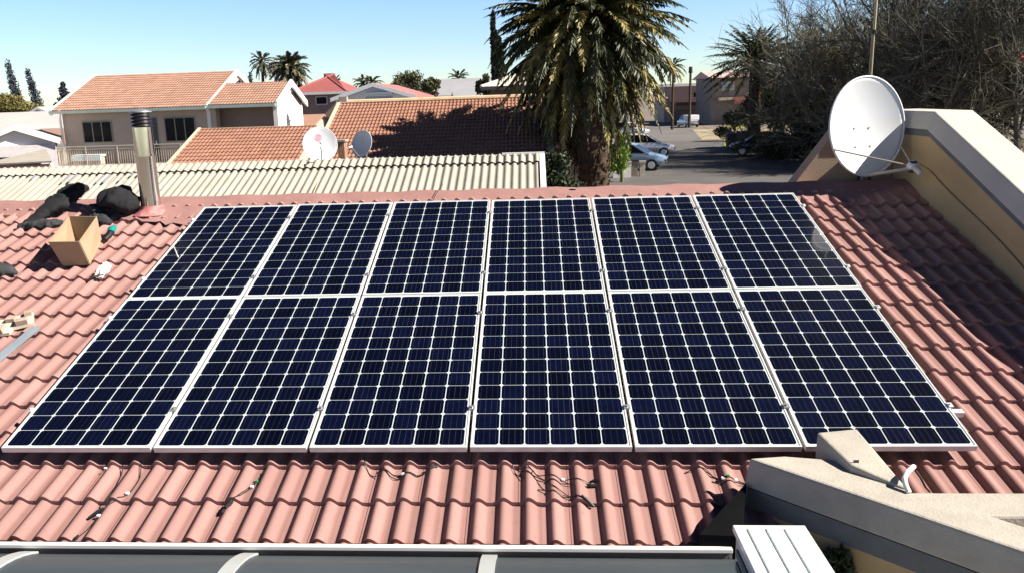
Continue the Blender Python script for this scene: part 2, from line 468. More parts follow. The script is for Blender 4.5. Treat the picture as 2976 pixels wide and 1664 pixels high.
# ---------------------------------------------------------------- gable parapet on the right and cross wall behind the dish
def coping_line(y): return 5.035 - 0.377 * max(0.0, 3.87 - y)
pw = thing('parapet_wall', 'sloping ochre gable parapet with a wide white topped coping at the right roof edge', 'wall', (7.5, 2, 2.5))
def slab(x0b, x1b, x0t, x1t, ya, yb, dzb, dzt, mi=0):
    b = MB()
    b.hexa([(x0b, ya, coping_line(ya) + dzb), (x1b, ya, coping_line(ya) + dzb), (x1b, yb, coping_line(yb) + dzb), (x0b, yb, coping_line(yb) + dzb),
            (x0t, ya, coping_line(ya) + dzt), (x1t, ya, coping_line(ya) + dzt), (x1t, yb, coping_line(yb) + dzt), (x0t, yb, coping_line(yb) + dzt)]); return b
YA, YM, YB = -0.62, 3.87, 5.05
def slab2(*a):
    b = slab(a[0], a[1], a[2], a[3], YA, YM, a[4], a[5]); c = slab(a[0], a[1], a[2], a[3], YM, YB, a[4], a[5]); n0 = len(b.v)
    b.f.pop(4); c.f.pop(2); b.v += c.v; b.f += [tuple(i + n0 for i in f) for f in c.f]; b.mi = [0] * len(b.f); return b
b = MB(); b.prism([(7.37, YA, 0), (7.37, YB, 0), (7.37, YB, coping_line(YB) - .245), (7.37, YM, coping_line(YM) - .245), (7.37, YA, coping_line(YA) - .245)], (.33, 0, 0))
part('wall', b, M_ochre, pw)
part('dark_band', slab2(7.366, 7.74, 7.362, 7.74, -.245, -.175), M_band, pw)  # dark grey strip directly below the coping
part('coping', slab2(7.335, 7.80, 7.395, 7.76, -.176, 0.0), mat('white_plaster', (0.46, 0.43, 0.385), 0.85, 0.08, 3.0, 0.3, 70), pw, bevel=.012)
b = MB(); b.tube([(7.352, 4.05 - 0.28 * i, coping_line(4.05 - .28 * i) - .52 - .02 * math.sin(i * .8)) for i in range(16)], 0.008, 6)
part('conduit', b, M_ochre, pw)
yc = 4.66
q1 = by(2305, 545, yc); q2 = by(2435, 372, yc)
bw = thing('cross_wall', 'tan plaster wall with a slanted end standing on the ridge behind the large dish', 'wall', (6.8, yc, 4.2))
zt = 5.03
b = MB(); b.prism([(q1.x - .1, yc, q1.z - .12), (7.36, yc, q1.z - .12), (7.36, yc, zt - .21), (q2.x + .1, yc, zt - .21), (q2.x, yc, q2.z)], (0, .24, 0))
part('wall', b, mat('tan_plaster', (0.36, 0.265, 0.19), 0.9, 0.08, 2.5, 0.3, 60), bw)
b = MB(); b.box((q2.x + .13, yc - .05, zt - .208), (7.33, yc + .29, zt - .002))
part('coping', b, M_plaster, bw, bevel=.012)

# ---------------------------------------------------------------- eave parapet in the foreground
ZC = 3.25
fw = thing('eave_parapet', 'low ochre wall with a broad cream coping that forks beside the lower right panel', 'wall', (5.4, -0.8, 2.4))
T = Vector((4.655, -0.275, ZC))
dg = Vector((0.955, -1.005, 0)).normalized(); pn = Vector((dg.y, -dg.x, 0))    # pn points to the camera's left
def ins(P, a, z): return Vector((P.x, P.y, 0)) + pn * a + Vector((0, 0, z))
E1 = T + dg * 3.0
V1 = Vector((5.64, -0.95, ZC)); V2 = V1 + dg * 2.4
top = [T, E1, V2, V1, Vector((7.42, -0.95, ZC)), Vector((7.42, -0.70, ZC)), Vector((5.36, -0.70, ZC)), Vector((5.36, -0.33, ZC)), Vector((5.13, -0.30, ZC)), Vector((4.86, -0.245, ZC))]
def wavy(P, Q, n):
    return [P.lerp(Q, i / n) + Vector((0, 0, rnd.uniform(-.004, .004))) for i in range(n)]
low = [Vector((p.x, p.y, ZC - .17)) for p in top]
low[0] = T + Vector((-.03, -.01, -.17)); low[1] = E1 + pn * .03 + Vector((0, 0, -.17)); low[2] = V2 + Vector((.03, .03, -.17))
low[8] = top[8] + Vector((0, .04, -.17)); low[9] = top[9] + Vector((-.02, .05, -.17))
b = MB(); n_ = len(top)
b.add(top + low, [tuple(range(n_))] + [(i, n_ + i, n_ + (i + 1) % n_, (i + 1) % n_) for i in range(n_)] + [tuple(range(n_, 2 * n_))[::-1]])
part('coping', b, M_plaster, fw, bevel=.014)
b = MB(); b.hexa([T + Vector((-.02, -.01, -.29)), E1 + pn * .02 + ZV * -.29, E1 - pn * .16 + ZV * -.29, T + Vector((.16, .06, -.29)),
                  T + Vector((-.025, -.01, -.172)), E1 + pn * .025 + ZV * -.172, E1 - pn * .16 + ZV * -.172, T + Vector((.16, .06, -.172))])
part('dark_band', b, M_band, fw)  # same dark grey strip below the eave coping
b = MB(); b.hexa([T + Vector((.0, -.0, -3.2)), E1 + pn * .005 + ZV * -3.2, E1 - pn * .16 + ZV * -3.2, T + Vector((.14, .05, -3.2)),
                  T + Vector((-.01, -.0, -.292)), E1 + pn * .01 + ZV * -.292, E1 - pn * .16 + ZV * -.292, T + Vector((.14, .05, -.292))])
b.box((5.45, -0.93, 0.1), (7.34, -0.73, ZC - .19))
part('wall', b, M_ochre, fw)
b = MB()      # raised arm of the coping running up the roof slope
b.hexa([(5.150, -0.46, ZC - .17), (5.362, -0.69, ZC - .17), (5.325, -0.075, ZC - .17), (5.072, -0.115, ZC - .17),
        (5.150, -0.46, ZC + .0417), (5.362, -0.69, ZC + .006), (5.315, -0.085, ZC + .0998), (5.075, -0.125, ZC + .0936)])
part('raised_arm', b, M_plaster, fw, bevel=.012)
b = MB()
for (u, v, a, c) in ((2474, 1311, .010, .003), (2497, 1308, .006, .004), (2488, 1343, .014, .0025)):
    p = bz(u, v, ZC + .045)
    b.box((p.x - a, p.y - c, ZC + .02), (p.x + a, p.y + c, ZC + .0565 + .004))
part('debris', b, mat('dark_mortar', (0.06, 0.055, 0.05), 0.9), fw)
V3 = V1 + Vector((.02, -.03, -.06))
b = MB(); b.poly([V3 + Vector((-.02, .02, 0)), V2 + Vector((0, 0, -.06)), Vector((7.4, -2.4, ZC - .06)), Vector((7.4, -.93, ZC - .06))][::1])
part('screed', b, mat('brown_screed', (0.20, 0.14, 0.10), 0.95, 0.25, 12, 0.5, 60), fw)
b = MB(); b.prism([Vector((4.64, -.30, 2.6)), Vector((4.30, -.695, 2.6)), Vector((4.52, -.71, 2.6))], (0, 0, .45))  # black wedge added to stand in for the shadow beside the coping tip
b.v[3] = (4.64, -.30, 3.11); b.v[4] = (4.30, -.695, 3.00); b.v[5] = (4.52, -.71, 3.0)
part('shadow_wedge', b, mat('matt_black', (0.006, 0.006, 0.007), 1.0, 0.2, 6, spec=0.03), fw)
# white plastic pipe on the coping
pts = [bz(2642, 1430, ZC + .005), bz(2632, 1408, ZC + .03), bz(2628, 1388, ZC + .055), bz(2637, 1370, ZC + .07), bz(2655, 1354, ZC + .075)]
b = MB(); b.tube(pts, 0.0135, 10)
tag(part('pipe', b, mat('white_pvc', (0.83, 0.81, 0.74), 0.4, 0.05, 8), smooth='x', loc=pts[0]), 'short bent white plastic pipe end curling over the cream coping', 'pipe')
pts = [bz(2660, 1366, ZC - .01), bz(2676, 1388, ZC - .06), bz(2690, 1415, ZC - .12), bz(2702, 1428, ZC - .16)]
b = MB(); b.tube(pts, 0.006, 6)
tag(part('cable', b, M_black, smooth='x', loc=pts[0]), 'thin black cable on the tiles just right of the white bent pipe', 'cable')

# ---------------------------------------------------------------- white condenser box and bush at the bottom right
x0, x1, yb, yf, zt = 4.315, 4.63, -1.33, -2.15, 3.40
ac = thing('metal_cabinet', 'white metal cabinet with three dark grooves along its lid, in front of the ochre wall', 'cabinet', ((x0 + x1) / 2, -1.7, 2.5))
b = MB(); b.box((x0 + .012, yf + .012, 2.45), (x1 - .012, yb - .012, zt - .035))
part('casing', b, mat('grey_casing', (0.42, 0.46, 0.48), 0.5, 0.06, 6), ac, bevel=.01)
b = MB(); wd = (x1 - x0); g = .009
cuts = [0.17, 0.425, 0.68]
xs_ = [x0] + sum([[x0 + wd * c - g / 2, x0 + wd * c + g / 2] for c in cuts], []) + [x1]
for i in range(0, len(xs_), 2): b.box((xs_[i], yf, zt - .03), (xs_[i + 1], yb - .03, zt))
b.box((x0, yb - .03, zt - .03), (x1, yb, zt + .0005)); 
part('lid', b, mat('white_enamel', (0.62, 0.66, 0.66), 0.3, 0.03, 6, coat=0.2), ac, bevel=.003)
b = MB(); b.box((x0 + .005, yf + .005, zt - .033), (x1 - .005, yb - .035, zt - .014))
part('groove', b, mat('groove_teal', (0.03, 0.09, 0.10), 0.6), ac)
b = MB()
for i in range(14):
    z = 2.5 + i * .06; b.box((x0 + .004, yf + .05, z), (x0 + .0135, yb - .06, z + .035))
part('grille', b, mat('grille_dark', (0.05, 0.08, 0.09), 0.6), ac)
b = MB(); b.box((x0 - .05, yf - .1, 2.36), (x1 + .02, yb + .05, 2.448))
b.box((x0 + .05, yf, 0), (x0 + .09, yf + .04, 2.36)); b.box((x0 + .05, yb - .1, 0), (x0 + .09, yb - .06, 2.36)); b.box((x1 - .09, yf, 0), (x1 - .05, yf + .04, 2.36)); b.box((x1 - .09, yb - .1, 0), (x1 - .05, yb - .06, 2.36))
part('stand', b, M_grey, ac)

def leaf_mb(centers, n, size, seed=1, up=0.3, shell=0.0, asp=2.0):
    """leaf sized faces scattered through ellipsoid clumps"""
    q = np.random.default_rng(seed); V = []
    tot = sum(c[3] * c[4] * c[5] for c in centers) ** 1.0
    cw = np.array([(c[3] * c[4] * c[5]) ** (2 / 3) for c in centers]); cw = cw / cw.sum()
    for c, wgt in zip(centers, cw):
        k = max(8, int(n * wgt)); d = q.normal(size=(k, 3)); d /= np.linalg.norm(d, axis=1)[:, None]
        rr = (shell + (1 - shell) * q.random(k) ** (1 / 2.2))[:, None]
        rr *= (1 + 0.18 * np.sin(d[:, :1] * 5 + c[0]) * np.cos(d[:, 2:3] * 6 + c[1]))
        P = np.array(c[:3]) + d * rr * np.array(c[3:6])
        a = q.normal(size=(k, 3)) + d * 0.6 + np.array([0, 0, up]); a /= np.linalg.norm(a, axis=1)[:, None]
        s_ = np.cross(a, q.normal(size=(k, 3))); s_ /= np.linalg.norm(s_, axis=1)[:, None]
        L_ = (size * (0.6 + 0.8 * q.random(k)))[:, None]; Wd = L_ / asp
        V.append(np.stack([P - s_ * Wd * .5, P + a * L_ * .5 - 0 * s_, P + s_ * Wd * .5 + a * L_ * .1, P - a * L_ * .5], 1).reshape(-1, 3))
    V = np.concatenate(V); mb = MB(); mb.v = V.tolist(); k = len(V) // 4
    mb.f = [(4 * i, 4 * i + 3, 4 * i + 2, 4 * i + 1) for i in range(k)]; mb.mi = [0] * k
    return mb
M_leafdark = mat('dark_leaf', (0.022, 0.034, 0.010), 0.6, 0.3, 3, island=0.5)
def onwall(u, v): r_ = ray(u, v); return CP + r_ * ((T - CP).dot(pn) / r_.dot(pn))
q = onwall(2440, 1640) + pn * .10; q2 = onwall(2468, 1600) + pn * .06
sh = thing('shrub', 'small dark green bush behind the white cabinet against the ochre wall', 'shrub', (q.x, q.y, 0))
part('foliage', leaf_mb([(q.x, q.y, q.z, .06, .06, .14), (q2.x, q2.y, q2.z - .08, .055, .055, .13), (q.x + .02, q.y, q.z - .25, .10, .10, .20)], 3500, .035, 5), M_leafdark, sh)
b = MB(); b.tube([(q.x, q.y, 0), (q.x, q.y, q.z)], [.02, .008], 6); part('stem', b, M_brick, sh)

# ---------------------------------------------------------------- vaulted patio canopy below the eave
cn = thing('patio_canopy', 'vaulted smoked sheet canopy with white aluminium ribs below the eave', 'canopy', (2.0, -1.6, 2.6))
def arc(s):     # profile: distance along the vault
    r_ = 0.95; a0 = R(27); a = a0 - s / r_
    return (-0.750 - r_ * (math.sin(a0) - math.sin(a)), 2.884 + r_ * (math.cos(a) - math.cos(a0)))
def strip(xa, xb, off, s0=0.0, s1=1.9, n=26, thick=0.006):
    b = MB()
    for i in range(n + 1):
        y, z = arc(s0 + (s1 - s0) * i / n); y2, z2 = arc(s0 + (s1 - s0) * i / n + .01)
        t = Vector((0, y2 - y, z2 - z)).normalized(); nr = Vector((0, t.z, -t.y));
        if nr.z < 0: nr = -nr
        for o_ in (off, off + thick):
            b.v += [(xa, y + nr.y * o_, z + nr.z * o_), (xb, y + nr.y * o_, z + nr.z * o_)]
    for i in range(n):
        a = 4 * i; c = a + 4
        for f_ in ((a + 2, a + 3, c + 3, c + 2), (a, c, c + 1, a + 1), (a, a + 2, c + 2, c), (a + 1, c + 1, c + 3, a + 3)): b.f.append(f_); b.mi.append(0)
    return b
M_poly = mat('smoked_sheet', (0.050, 0.062, 0.070), 0.45, 0.16, 2.2, 0.15, 9, spec=0.5, stretch=(0.35, 2.0, 2.0))
ribx = [-1.95, -0.70, 0.60, 1.865, 3.185, 4.52]
for i in range(len(ribx) - 1):
    part('roof_sheet', strip(ribx[i] + .006, ribx[i + 1] - .006, 0.0, 0.02), M_poly, cn, smooth='x')
for x in ribx[:-1]:
    part('rib', strip(x - .040, x + .040, 0.007, -.03, 1.9, thick=.012), mat('rib_grey', (0.36, 0.38, 0.38), 0.5, 0.05, 6), cn, smooth='x')
b = MB(); b.box((-4.6, -0.735, 2.914), (4.47, -0.700, 2.936)); b.box((-4.6, -0.722, 2.83), (4.47, -0.717, 2.9138), 1)
part('wall_bar', b, [M_white, M_band], cn, bevel=.003)
b = MB(); y, z = arc(1.9); b.box((-2.0, y - .04, z - .06), (4.52, y + .04, z))
for x in ribx: b.box((x - .04, y - .04, 0), (x + .04, y + .04, z - .06))
part('beam', b, M_white, cn)

# ---------------------------------------------------------------- stainless flue
fb = roof(-0.672, 4.10, -0.11)
fl = thing('chimney_flue', 'tall shiny stainless steel flue with black louvred cowl rising beside the left panels', 'chimney', fb)
M_steel = mat('stainless', (0.68, 0.67, 0.66), 0.09, 0.12, 5, metal=1.0, bump=0.12, bscale=7, stretch=(1, 1, .35))
tp = by(427, 370, fb.y).z; 
b = MB(); b.lathe([(0.104, -.05), (0.103, (tp - fb.z) * .665), (.1035, (tp - fb.z) * .67)], fb, 40); part('pipe', b, M_steel, fl, smooth='x')
b = MB(); b.lathe([(0.107, (tp - fb.z) * .66), (0.107, (tp - fb.z) * .69)], fb, 40); part('joint_collar', b, M_steel, fl, smooth='x')
b = MB(); b.lathe([(0.1005, (tp - fb.z) * .67), (0.100, tp - fb.z)], fb, 40); part('upper_pipe', b, M_steel, fl, smooth='x')
h0 = tp - fb.z
M_soot = mat('sooty_steel', (0.035, 0.032, 0.035), 0.35, 0.4, 12, metal=0.6)
b = MB()
for k in range(4):
    z = h0 + .012 + k * .036; b.lathe([(0.112, z), (0.098, z + .022), (0.094, z + .0225)], fb, 32)
b.lathe([(0.085, h0 - .02), (.085, h0 + .16)], fb, 24)
part('cowl', b, M_soot, fl, smooth='x')
b = MB(); b.lathe([(0.115, h0 + .156), (0.112, h0 + .168), (0.02, h0 + .195), (0.004, h0 + .196)], fb, 32); part('cap', b, M_grey, fl, smooth='x')
b = MB(); b.lathe([(0.20, -.035), (0.15, -.005), (0.112, .035), (0.108, .06)], fb, 32); part('flashing', b, mat('red_sealant', (0.36, 0.07, 0.075), 0.55, 0.35, 14, tint=(0.55, 0.26, 0.24)), fl, smooth='x')

# ---------------------------------------------------------------- things lying on the roof at the left
def lump(path, radii, seed, n=14, amp=0.16, flat=0.75):
    """soft lumpy bag: a swept ring with folds"""
    q = random.Random(seed); b = MB(); k = len(path); ph = [q.uniform(0, 6) for _ in range(6)]
    P = [Vector(p) for p in path]; steps = 44; n = 30
    for i in range(steps + 1):
        t = i / steps * (k - 1); j = min(int(t), k - 2); fr = t - j; fr = fr * fr * (3 - 2 * fr) * .5 + fr * .5
        c = P[j].lerp(P[j + 1], fr); ra = radii[j] * (1 - fr) + radii[j + 1] * fr
        tn = (P[min(j + 1, k - 1)] - P[j]).normalized(); sdv = tn.cross(EN).normalized(); up = sdv.cross(tn)
        for a_ in range(n):
            a = 2 * math.pi * a_ / n
            v = c + sdv * math.cos(a) * ra + up * math.sin(a) * ra * flat
            f1 = noise.noise(v * 7 + Vector((seed, 0, 0))); f2 = abs(noise.noise(v * 16 + Vector((0, seed, 0)))); f3 = abs(noise.noise(v * 34 + Vector((0, 0, seed))))
            v = c + (v - c) * (1 + amp * 2.2 * f1 - amp * 2.0 * f2 - amp * .9 * f3 + amp * .5)
            h_ = (v - Vector((0, 0, Z0))).dot(EN)
            if h_ < -.135: v += EN * (-.135 - h_)
            b.v.append(tuple(v))
    for i in range(steps):
        for a_ in range(n): b.f.append((i * n + a_, i * n + (a_ + 1) % n, (i + 1) * n + (a_ + 1) % n, (i + 1) * n + a_)); b.mi.append(0)
    b.f.append(tuple(range(n))[::-1]); b.mi.append(0); b.f.append(tuple(steps * n + a_ for a_ in range(n))); b.mi.append(0)
    return b
M_cloth = mat('black_cloth', (0.007, 0.007, 0.009), 0.9, 0.4, 9, 0.5, 30)
M_cloth2 = mat('charcoal_cloth', (0.028, 0.03, 0.033), 0.9, 0.4, 8, 0.5, 30)
bg1 = thing('duffel_bag', 'long limp black bag slumped down the tiles at the upper left', 'bag', roof(-1.75, 4.2, -.12))
part('bag_body', lump([roof(-1.92, 3.78, -.09), roof(-1.80, 3.98, -.05), roof(-1.72, 4.2, .0), roof(-1.64, 4.42, .03), roof(-1.58, 4.54, .0)], [.05, .10, .125, .13, .06], 4, amp=.22, flat=.58), M_cloth, bg1, smooth='all')
part('flap', lump([roof(-1.99, 3.76, -.115), roof(-1.82, 3.77, -.10), roof(-1.62, 3.80, -.10), roof(-1.55, 3.86, -.11)], [.04, .075, .07, .03], 9, amp=.3, flat=.6), M_cloth2, bg1, smooth='all')
bg2 = thing('backpack', 'rounded black rucksack lying against the foot of the steel flue', 'bag', roof(-1.0, 4.05, -.12))
part('bag_body', lump([roof(-1.22, 4.16, -.02), roof(-1.12, 4.12, .03), roof(-.98, 4.06, .05), roof(-.86, 4.0, .01), roof(-.80, 3.97, -.04)], [.08, .15, .165, .14, .07], 12, amp=.18, flat=.72), M_cloth, bg2, smooth='all')
part('strap', lump([roof(-1.33, 4.08, -.06), roof(-1.24, 4.02, -.02), roof(-1.14, 3.9, -.07), roof(-1.02, 3.78, -.10)], [.05, .06, .06, .05], 3, amp=.25), M_cloth2, bg2, smooth='all')
part('side_pocket', lump([roof(-1.26, 3.95, -.09), roof(-1.17, 3.86, -.08), roof(-1.08, 3.80, -.10)], [.05, .08, .05], 6, amp=.25), M_cloth2, bg2, smooth='all')
# cardboard box, open
M_card = mat('cardboard', (0.34, 0.245, 0.155), 0.85, 0.08, 5, 0.2, 30)
cb = thing('cardboard_box', 'open empty cardboard box standing on the tiles below the black bags', 'box', roof(-1.05, 3.1, -.11))
w0, l0, h_ = .26, .52, .27
def bp(x, y, n, fl=0.0): return roof(-1.04 + x - .24 * y, 2.835 + y + x * .05, -.118 + n)
def wallq(a, b_, c, d, t=.006):
    mb_ = MB(); a, b_, c, d = map(Vector, (a, b_, c, d)); nrm = (b_ - a).cross(d - a).normalized() * t
    return mb_.hexa([a, b_, b_ + nrm, a + nrm, d, c, c + nrm, d + nrm])
part('front_side', wallq(bp(0, 0, 0), bp(w0, 0, 0), bp(w0 - .02, -.05, h_), bp(-.055, -.03, h_)), M_card, cb)
part('back_side', wallq(bp(0, l0, 0), bp(w0, l0, 0), bp(w0 + .02, l0, h_), bp(.0, l0 + .02, h_ + .01)), M_card, cb)
part('left_side', wallq(bp(0, 0, 0), bp(0, l0, 0), bp(.0, l0 + .02, h_ + .01), bp(-.055, -.03, h_)), M_card, cb)
part('right_side', wallq(bp(w0, 0, 0), bp(w0, l0, 0), bp(w0 + .02, l0, h_), bp(w0 - .02, -.05, h_)), M_card, cb)
b = MB(); b.quad(bp(0, 0, .008), bp(w0, 0, .008), bp(w0, l0, .008), bp(0, l0, .008)); part('base', b, M_card, cb)
# small teal tool
q = onroof(322, 692, -.10)
tl = thing('cordless_tool', 'small black and teal hand tool on the tiles right of the cardboard box', 'tool', roof(q.x, q.y, -.11))
a = onroof(308, 706); c = onroof(336, 677)
b = MB(); b.tube([roof(a.x, a.y, -.085), roof(a.x + .01, (a.y * 2 + c.y) / 3, -.075), roof(a.x + .005, a.y * .45 + c.y * .55, -.07)], [.022, .03, .03], 10); part('grip', b, M_black, tl, smooth='x')
b = MB(); b.tube([roof(a.x + .005, a.y * .45 + c.y * .55, -.07), roof(c.x - .005, c.y - .05, -.062), roof(c.x, c.y + .02, -.06)], [.036, .04, .022], 10); part('body', b, mat('teal_plastic', (0.01, 0.20, 0.19), 0.35, 0.1, 9), tl, smooth='x')
# crumpled plastic bag
def crumple(c, rx, ry, rn, seed, n=240, name='plastic_bag'):
    q = np.random.default_rng(seed); b = MB(); th = 14; rg = 10
    for i in range(rg + 1):
        for j in range(th):
            f_ = i / rg * math.pi; g_ = 2 * math.pi * j / th; k = 0.6 + 0.7 * q.random()
            b.v.append(tuple(roof(c[0] + rx * k * math.sin(f_) * math.cos(g_), c[1] + ry * k * math.sin(f_) * math.sin(g_), max(-.125, c[2] + rn * k * math.cos(f_)))))
    for i in range(rg):
        for j in range(th):
            a, b2 = i * th + j, i * th + (j + 1) % th; b.f.append((a, b2, b2 + th, a + th)); b.mi.append(0)
    return b
q = onroof(302, 797)
tag(part('plastic_bag', crumple((q.x, q.y, -.08), .046, .12, .05, 3), mat('white_film', (0.66, 0.66, 0.60), 0.4, 0.2, 20), loc=roof(q.x, q.y, -.1)), 'crumpled white plastic bag lying on the tiles left of the panels', 'plastic bag')
# black cloth at the left edge
a = onroof(-20, 800); c = onroof(50, 800)
tag(part('black_cloth', lump([roof(a.x - .3, a.y - .05, -.09), roof(a.x, a.y, -.08), roof(a.x * .4 + c.x * .6, c.y + .03, -.08), roof(c.x, c.y + .0, -.10)], [.14, .12, .07, .02], 17, amp=.12), M_cloth2, smooth='all', loc=roof(a.x, a.y, -.1)), 'pointed end of a black cloth bundle at the left edge of the roof', 'cloth')
# torn pieces of packaging
M_foam = mat('packaging_card', (0.55, 0.50, 0.38), 0.85, 0.1, 9)
for i, (u, v, lx, ly, rz, lab) in enumerate(((70, 938, .16, .20, .5, 'cream cardboard packing tray nearest the panels, on the tiles at the far left'), (8, 958, .20, .24, .2, 'cream cardboard packing tray cut by the left edge of the photo'))):
    q = onroof(u, v); o = thing('packing_tray', lab, 'packaging', roof(q.x, q.y, -.11), 'torn cardboard trays')
    def tp_(x, y, n): cs, sn = math.cos(rz), math.sin(rz); return roof(q.x + x * cs - y * sn, q.y + x * sn + y * cs, n)
    b = MB(); b.hexa([tp_(-lx / 2, -ly / 2, -.112), tp_(lx / 2, -ly / 2, -.112), tp_(lx / 2, ly / 2, -.112), tp_(-lx / 2, ly / 2, -.112), tp_(-lx / 2, -ly / 2, -.085), tp_(lx / 2, -ly / 2, -.085), tp_(lx / 2, ly / 2, -.085), tp_(-lx / 2, ly / 2, -.085)])
    part('tray', b, M_foam, o)
    b = MB(); b.hexa([tp_(-lx * .3, -ly / 2, -.086), tp_(lx * .25, -ly / 2, -.086), tp_(lx * .25, -ly * .1, -.086), tp_(-lx * .3, -ly * .1, -.086), tp_(-lx * .3, -ly * .55, -.035), tp_(lx * .25, -ly * .55, -.04), tp_(lx * .25, -ly * .12, -.05), tp_(-lx * .3, -ly * .12, -.05)])
    b.hexa([tp_(lx * .1, ly * .2, -.086), tp_(lx * .45, ly * .2, -.086), tp_(lx * .45, ly * .5, -.086), tp_(lx * .1, ly * .5, -.086), tp_(lx * .1, ly * .2, -.05), tp_(lx * .45, ly * .2, -.05), tp_(lx * .45, ly * .5, -.055), tp_(lx * .1, ly * .5, -.055)])
    part('insert', b, mat('grey_card', (0.36, 0.27, 0.22), 0.9, 0.15, 9), o)
# offcut of mounting rail
a = onroof(108, 958); c = onroof(-60, 1098)
o = thing('rail_offcut', 'loose aluminium rail lying down the slope at the left edge', 'metal rail', roof(a.x, a.y, -.11))
b = MB()
dx = Vector((.022, .006, 0))
A = roof(a.x, a.y, -.112); Cc = roof(c.x, c.y, -.112)
b.hexa([Cc - dx, Cc + dx, A + dx, A - dx, Cc - dx + EN * .012, Cc + dx + EN * .012, A + dx + EN * .012, A - dx + EN * .012])
for s_ in (-1, 1):
    e = dx * s_ * .82; f_ = dx * .18
    b.hexa([Cc + e - f_ + EN * .0125, Cc + e + f_ + EN * .0125, A + e + f_ + EN * .0125, A + e - f_ + EN * .0125, Cc + e - f_ + EN * .038, Cc + e + f_ + EN * .038, A + e + f_ + EN * .038, A + e - f_ + EN * .038])
part('channel', b, mat('dull_aluminium', (0.36, 0.42, 0.48), 0.5, 0.08, 9, metal=0.6), o)

# ---------------------------------------------------------------- cables with plugs below the panels
def zoff(x, y):     # height of tile surface
    t = (x + .015) / .1484; t -= round(t)
    h = .036 * roll_shape(t)
    k = (y + .022) / .325; k -= math.floor(k)
    return -.156 + h + .027 * (1 - k)
def px8(pts, ox): return [(ox + x / 2.576, 1250 + y / 2.576) for x, y in pts]
M_tagw = mat('white_tag', (0.85, 0.87, 0.88), 0.25, 0.03, 9)
def smooth_path(P, n=6):
    out = []
    for i in range(len(P) - 1):
        p0_, p1_, p2_, p3_ = P[max(i - 1, 0)], P[i], P[i + 1], P[min(i + 2, len(P) - 1)]
        for k in range(n):
            t = k / n
            out.append(0.5 * ((2 * p1_) + (p2_ - p0_) * t + (2 * p0_ - 5 * p1_ + 4 * p2_ - p3_) * t * t + (3 * p1_ - p0_ - 3 * p2_ + p3_) * t ** 3))
    out.append(P[-1]); return out
def cable(lab, runs, plugs=(), tags=(), greens=()):
    f0 = onroof(*runs[0][0]); o = thing('cable', lab, 'cable', roof(f0.x, f0.y, -.12), 'panel leads lying on the tiles')
    def s(u, v, dn): q = onroof(u, v); return roof(q.x, q.y, zoff(q.x, q.y) + dn)
    for r_ in runs:
        P = smooth_path([s(u, v, 0) for u, v in r_]); Q = []
        for p in P:
            y = (p - Vector((0, 0, Z0))).dot(EY); Q.append(roof(p.x, y, max(zoff(p.x, y), (p - Vector((0, 0, Z0))).dot(EN)) + .005))
        b = MB(); b.tube(Q, .0032, 6); part('lead', b, M_black, o, smooth='x')
    for (u0, v0, u1, v1) in plugs:
        b = MB(); A_, B_ = s(u0, v0, .016), s(u1, v1, .014); b.tube([A_, A_.lerp(B_, .3), A_.lerp(B_, .31), B_], [.007, .009, .012, .009], 8); part('plug', b, M_black, o, smooth='x')
    for (u, v) in tags:
        c = s(u, v, .012); b = MB(); b.box((c.x - .010, c.y - .010, c.z - .006), (c.x + .010, c.y + .010, c.z + .006)); part('tag', b, M_tagw, o, bevel=.002)
    for (u, v) in greens:
        c = s(u, v, .010); b = MB(); b.box((c.x - .007, c.y - .009, c.z - .006), (c.x + .007, c.y + .009, c.z + .006)); part('sleeve', b, mat('green_sleeve', (0.03, 0.32, 0.10), 0.5), o)
A0, A1 = 0, 1000
cable('black lead with two plugs hanging below the two leftmost panels, crossing two tile courses',
      [px8([(925, 235), (900, 310), (868, 390), (830, 520), (785, 585), (720, 615)], A0), px8([(1060, 235), (1040, 330), (1005, 400), (955, 465), (850, 535), (780, 590), (738, 635), (640, 740), (575, 795)], A0)],
      [(*px8([(780, 590)], A0)[0], *px8([(660, 645)], A0)[0]), (*px8([(590, 785)], A0)[0], *px8([(528, 828)], A0)[0])], px8([(953, 465), (738, 636)], A0))
cable('short white tagged lead end below the leftmost panel', [px8([(830, 215), (805, 240), (785, 262), (735, 303)], A0)], [], px8([(785, 258)], A0))
cable('black lead with green sleeve and a bundle of plugs below the second panel',
      [px8([(2000, 215), (1975, 270), (1920, 360), (1885, 410), (1800, 485), (1730, 545)], A0), px8([(1985, 290), (1930, 350), (1830, 440), (1780, 500), (1725, 560)], A0)],
      [(*px8([(1740, 530)], A0)[0], *px8([(1660, 612)], A0)[0]), (*px8([(1745, 545)], A0)[0], *px8([(1690, 590)], A0)[0])], px8([(1885, 410)], A0), px8([(1918, 362)], A0))
cable('loop of thin black leads with a white tag below the third panel',
      [px8([(155, 235), (180, 295), (215, 320), (275, 332)], A1), px8([(270, 270), (310, 295), (370, 310), (440, 318), (560, 312), (650, 285)], A1), px8([(300, 285), (340, 330), (410, 346), (470, 325), (540, 325), (640, 295)], A1)],
      [(*px8([(640, 285)], A1)[0], *px8([(700, 264)], A1)[0])], px8([(442, 318)], A1))
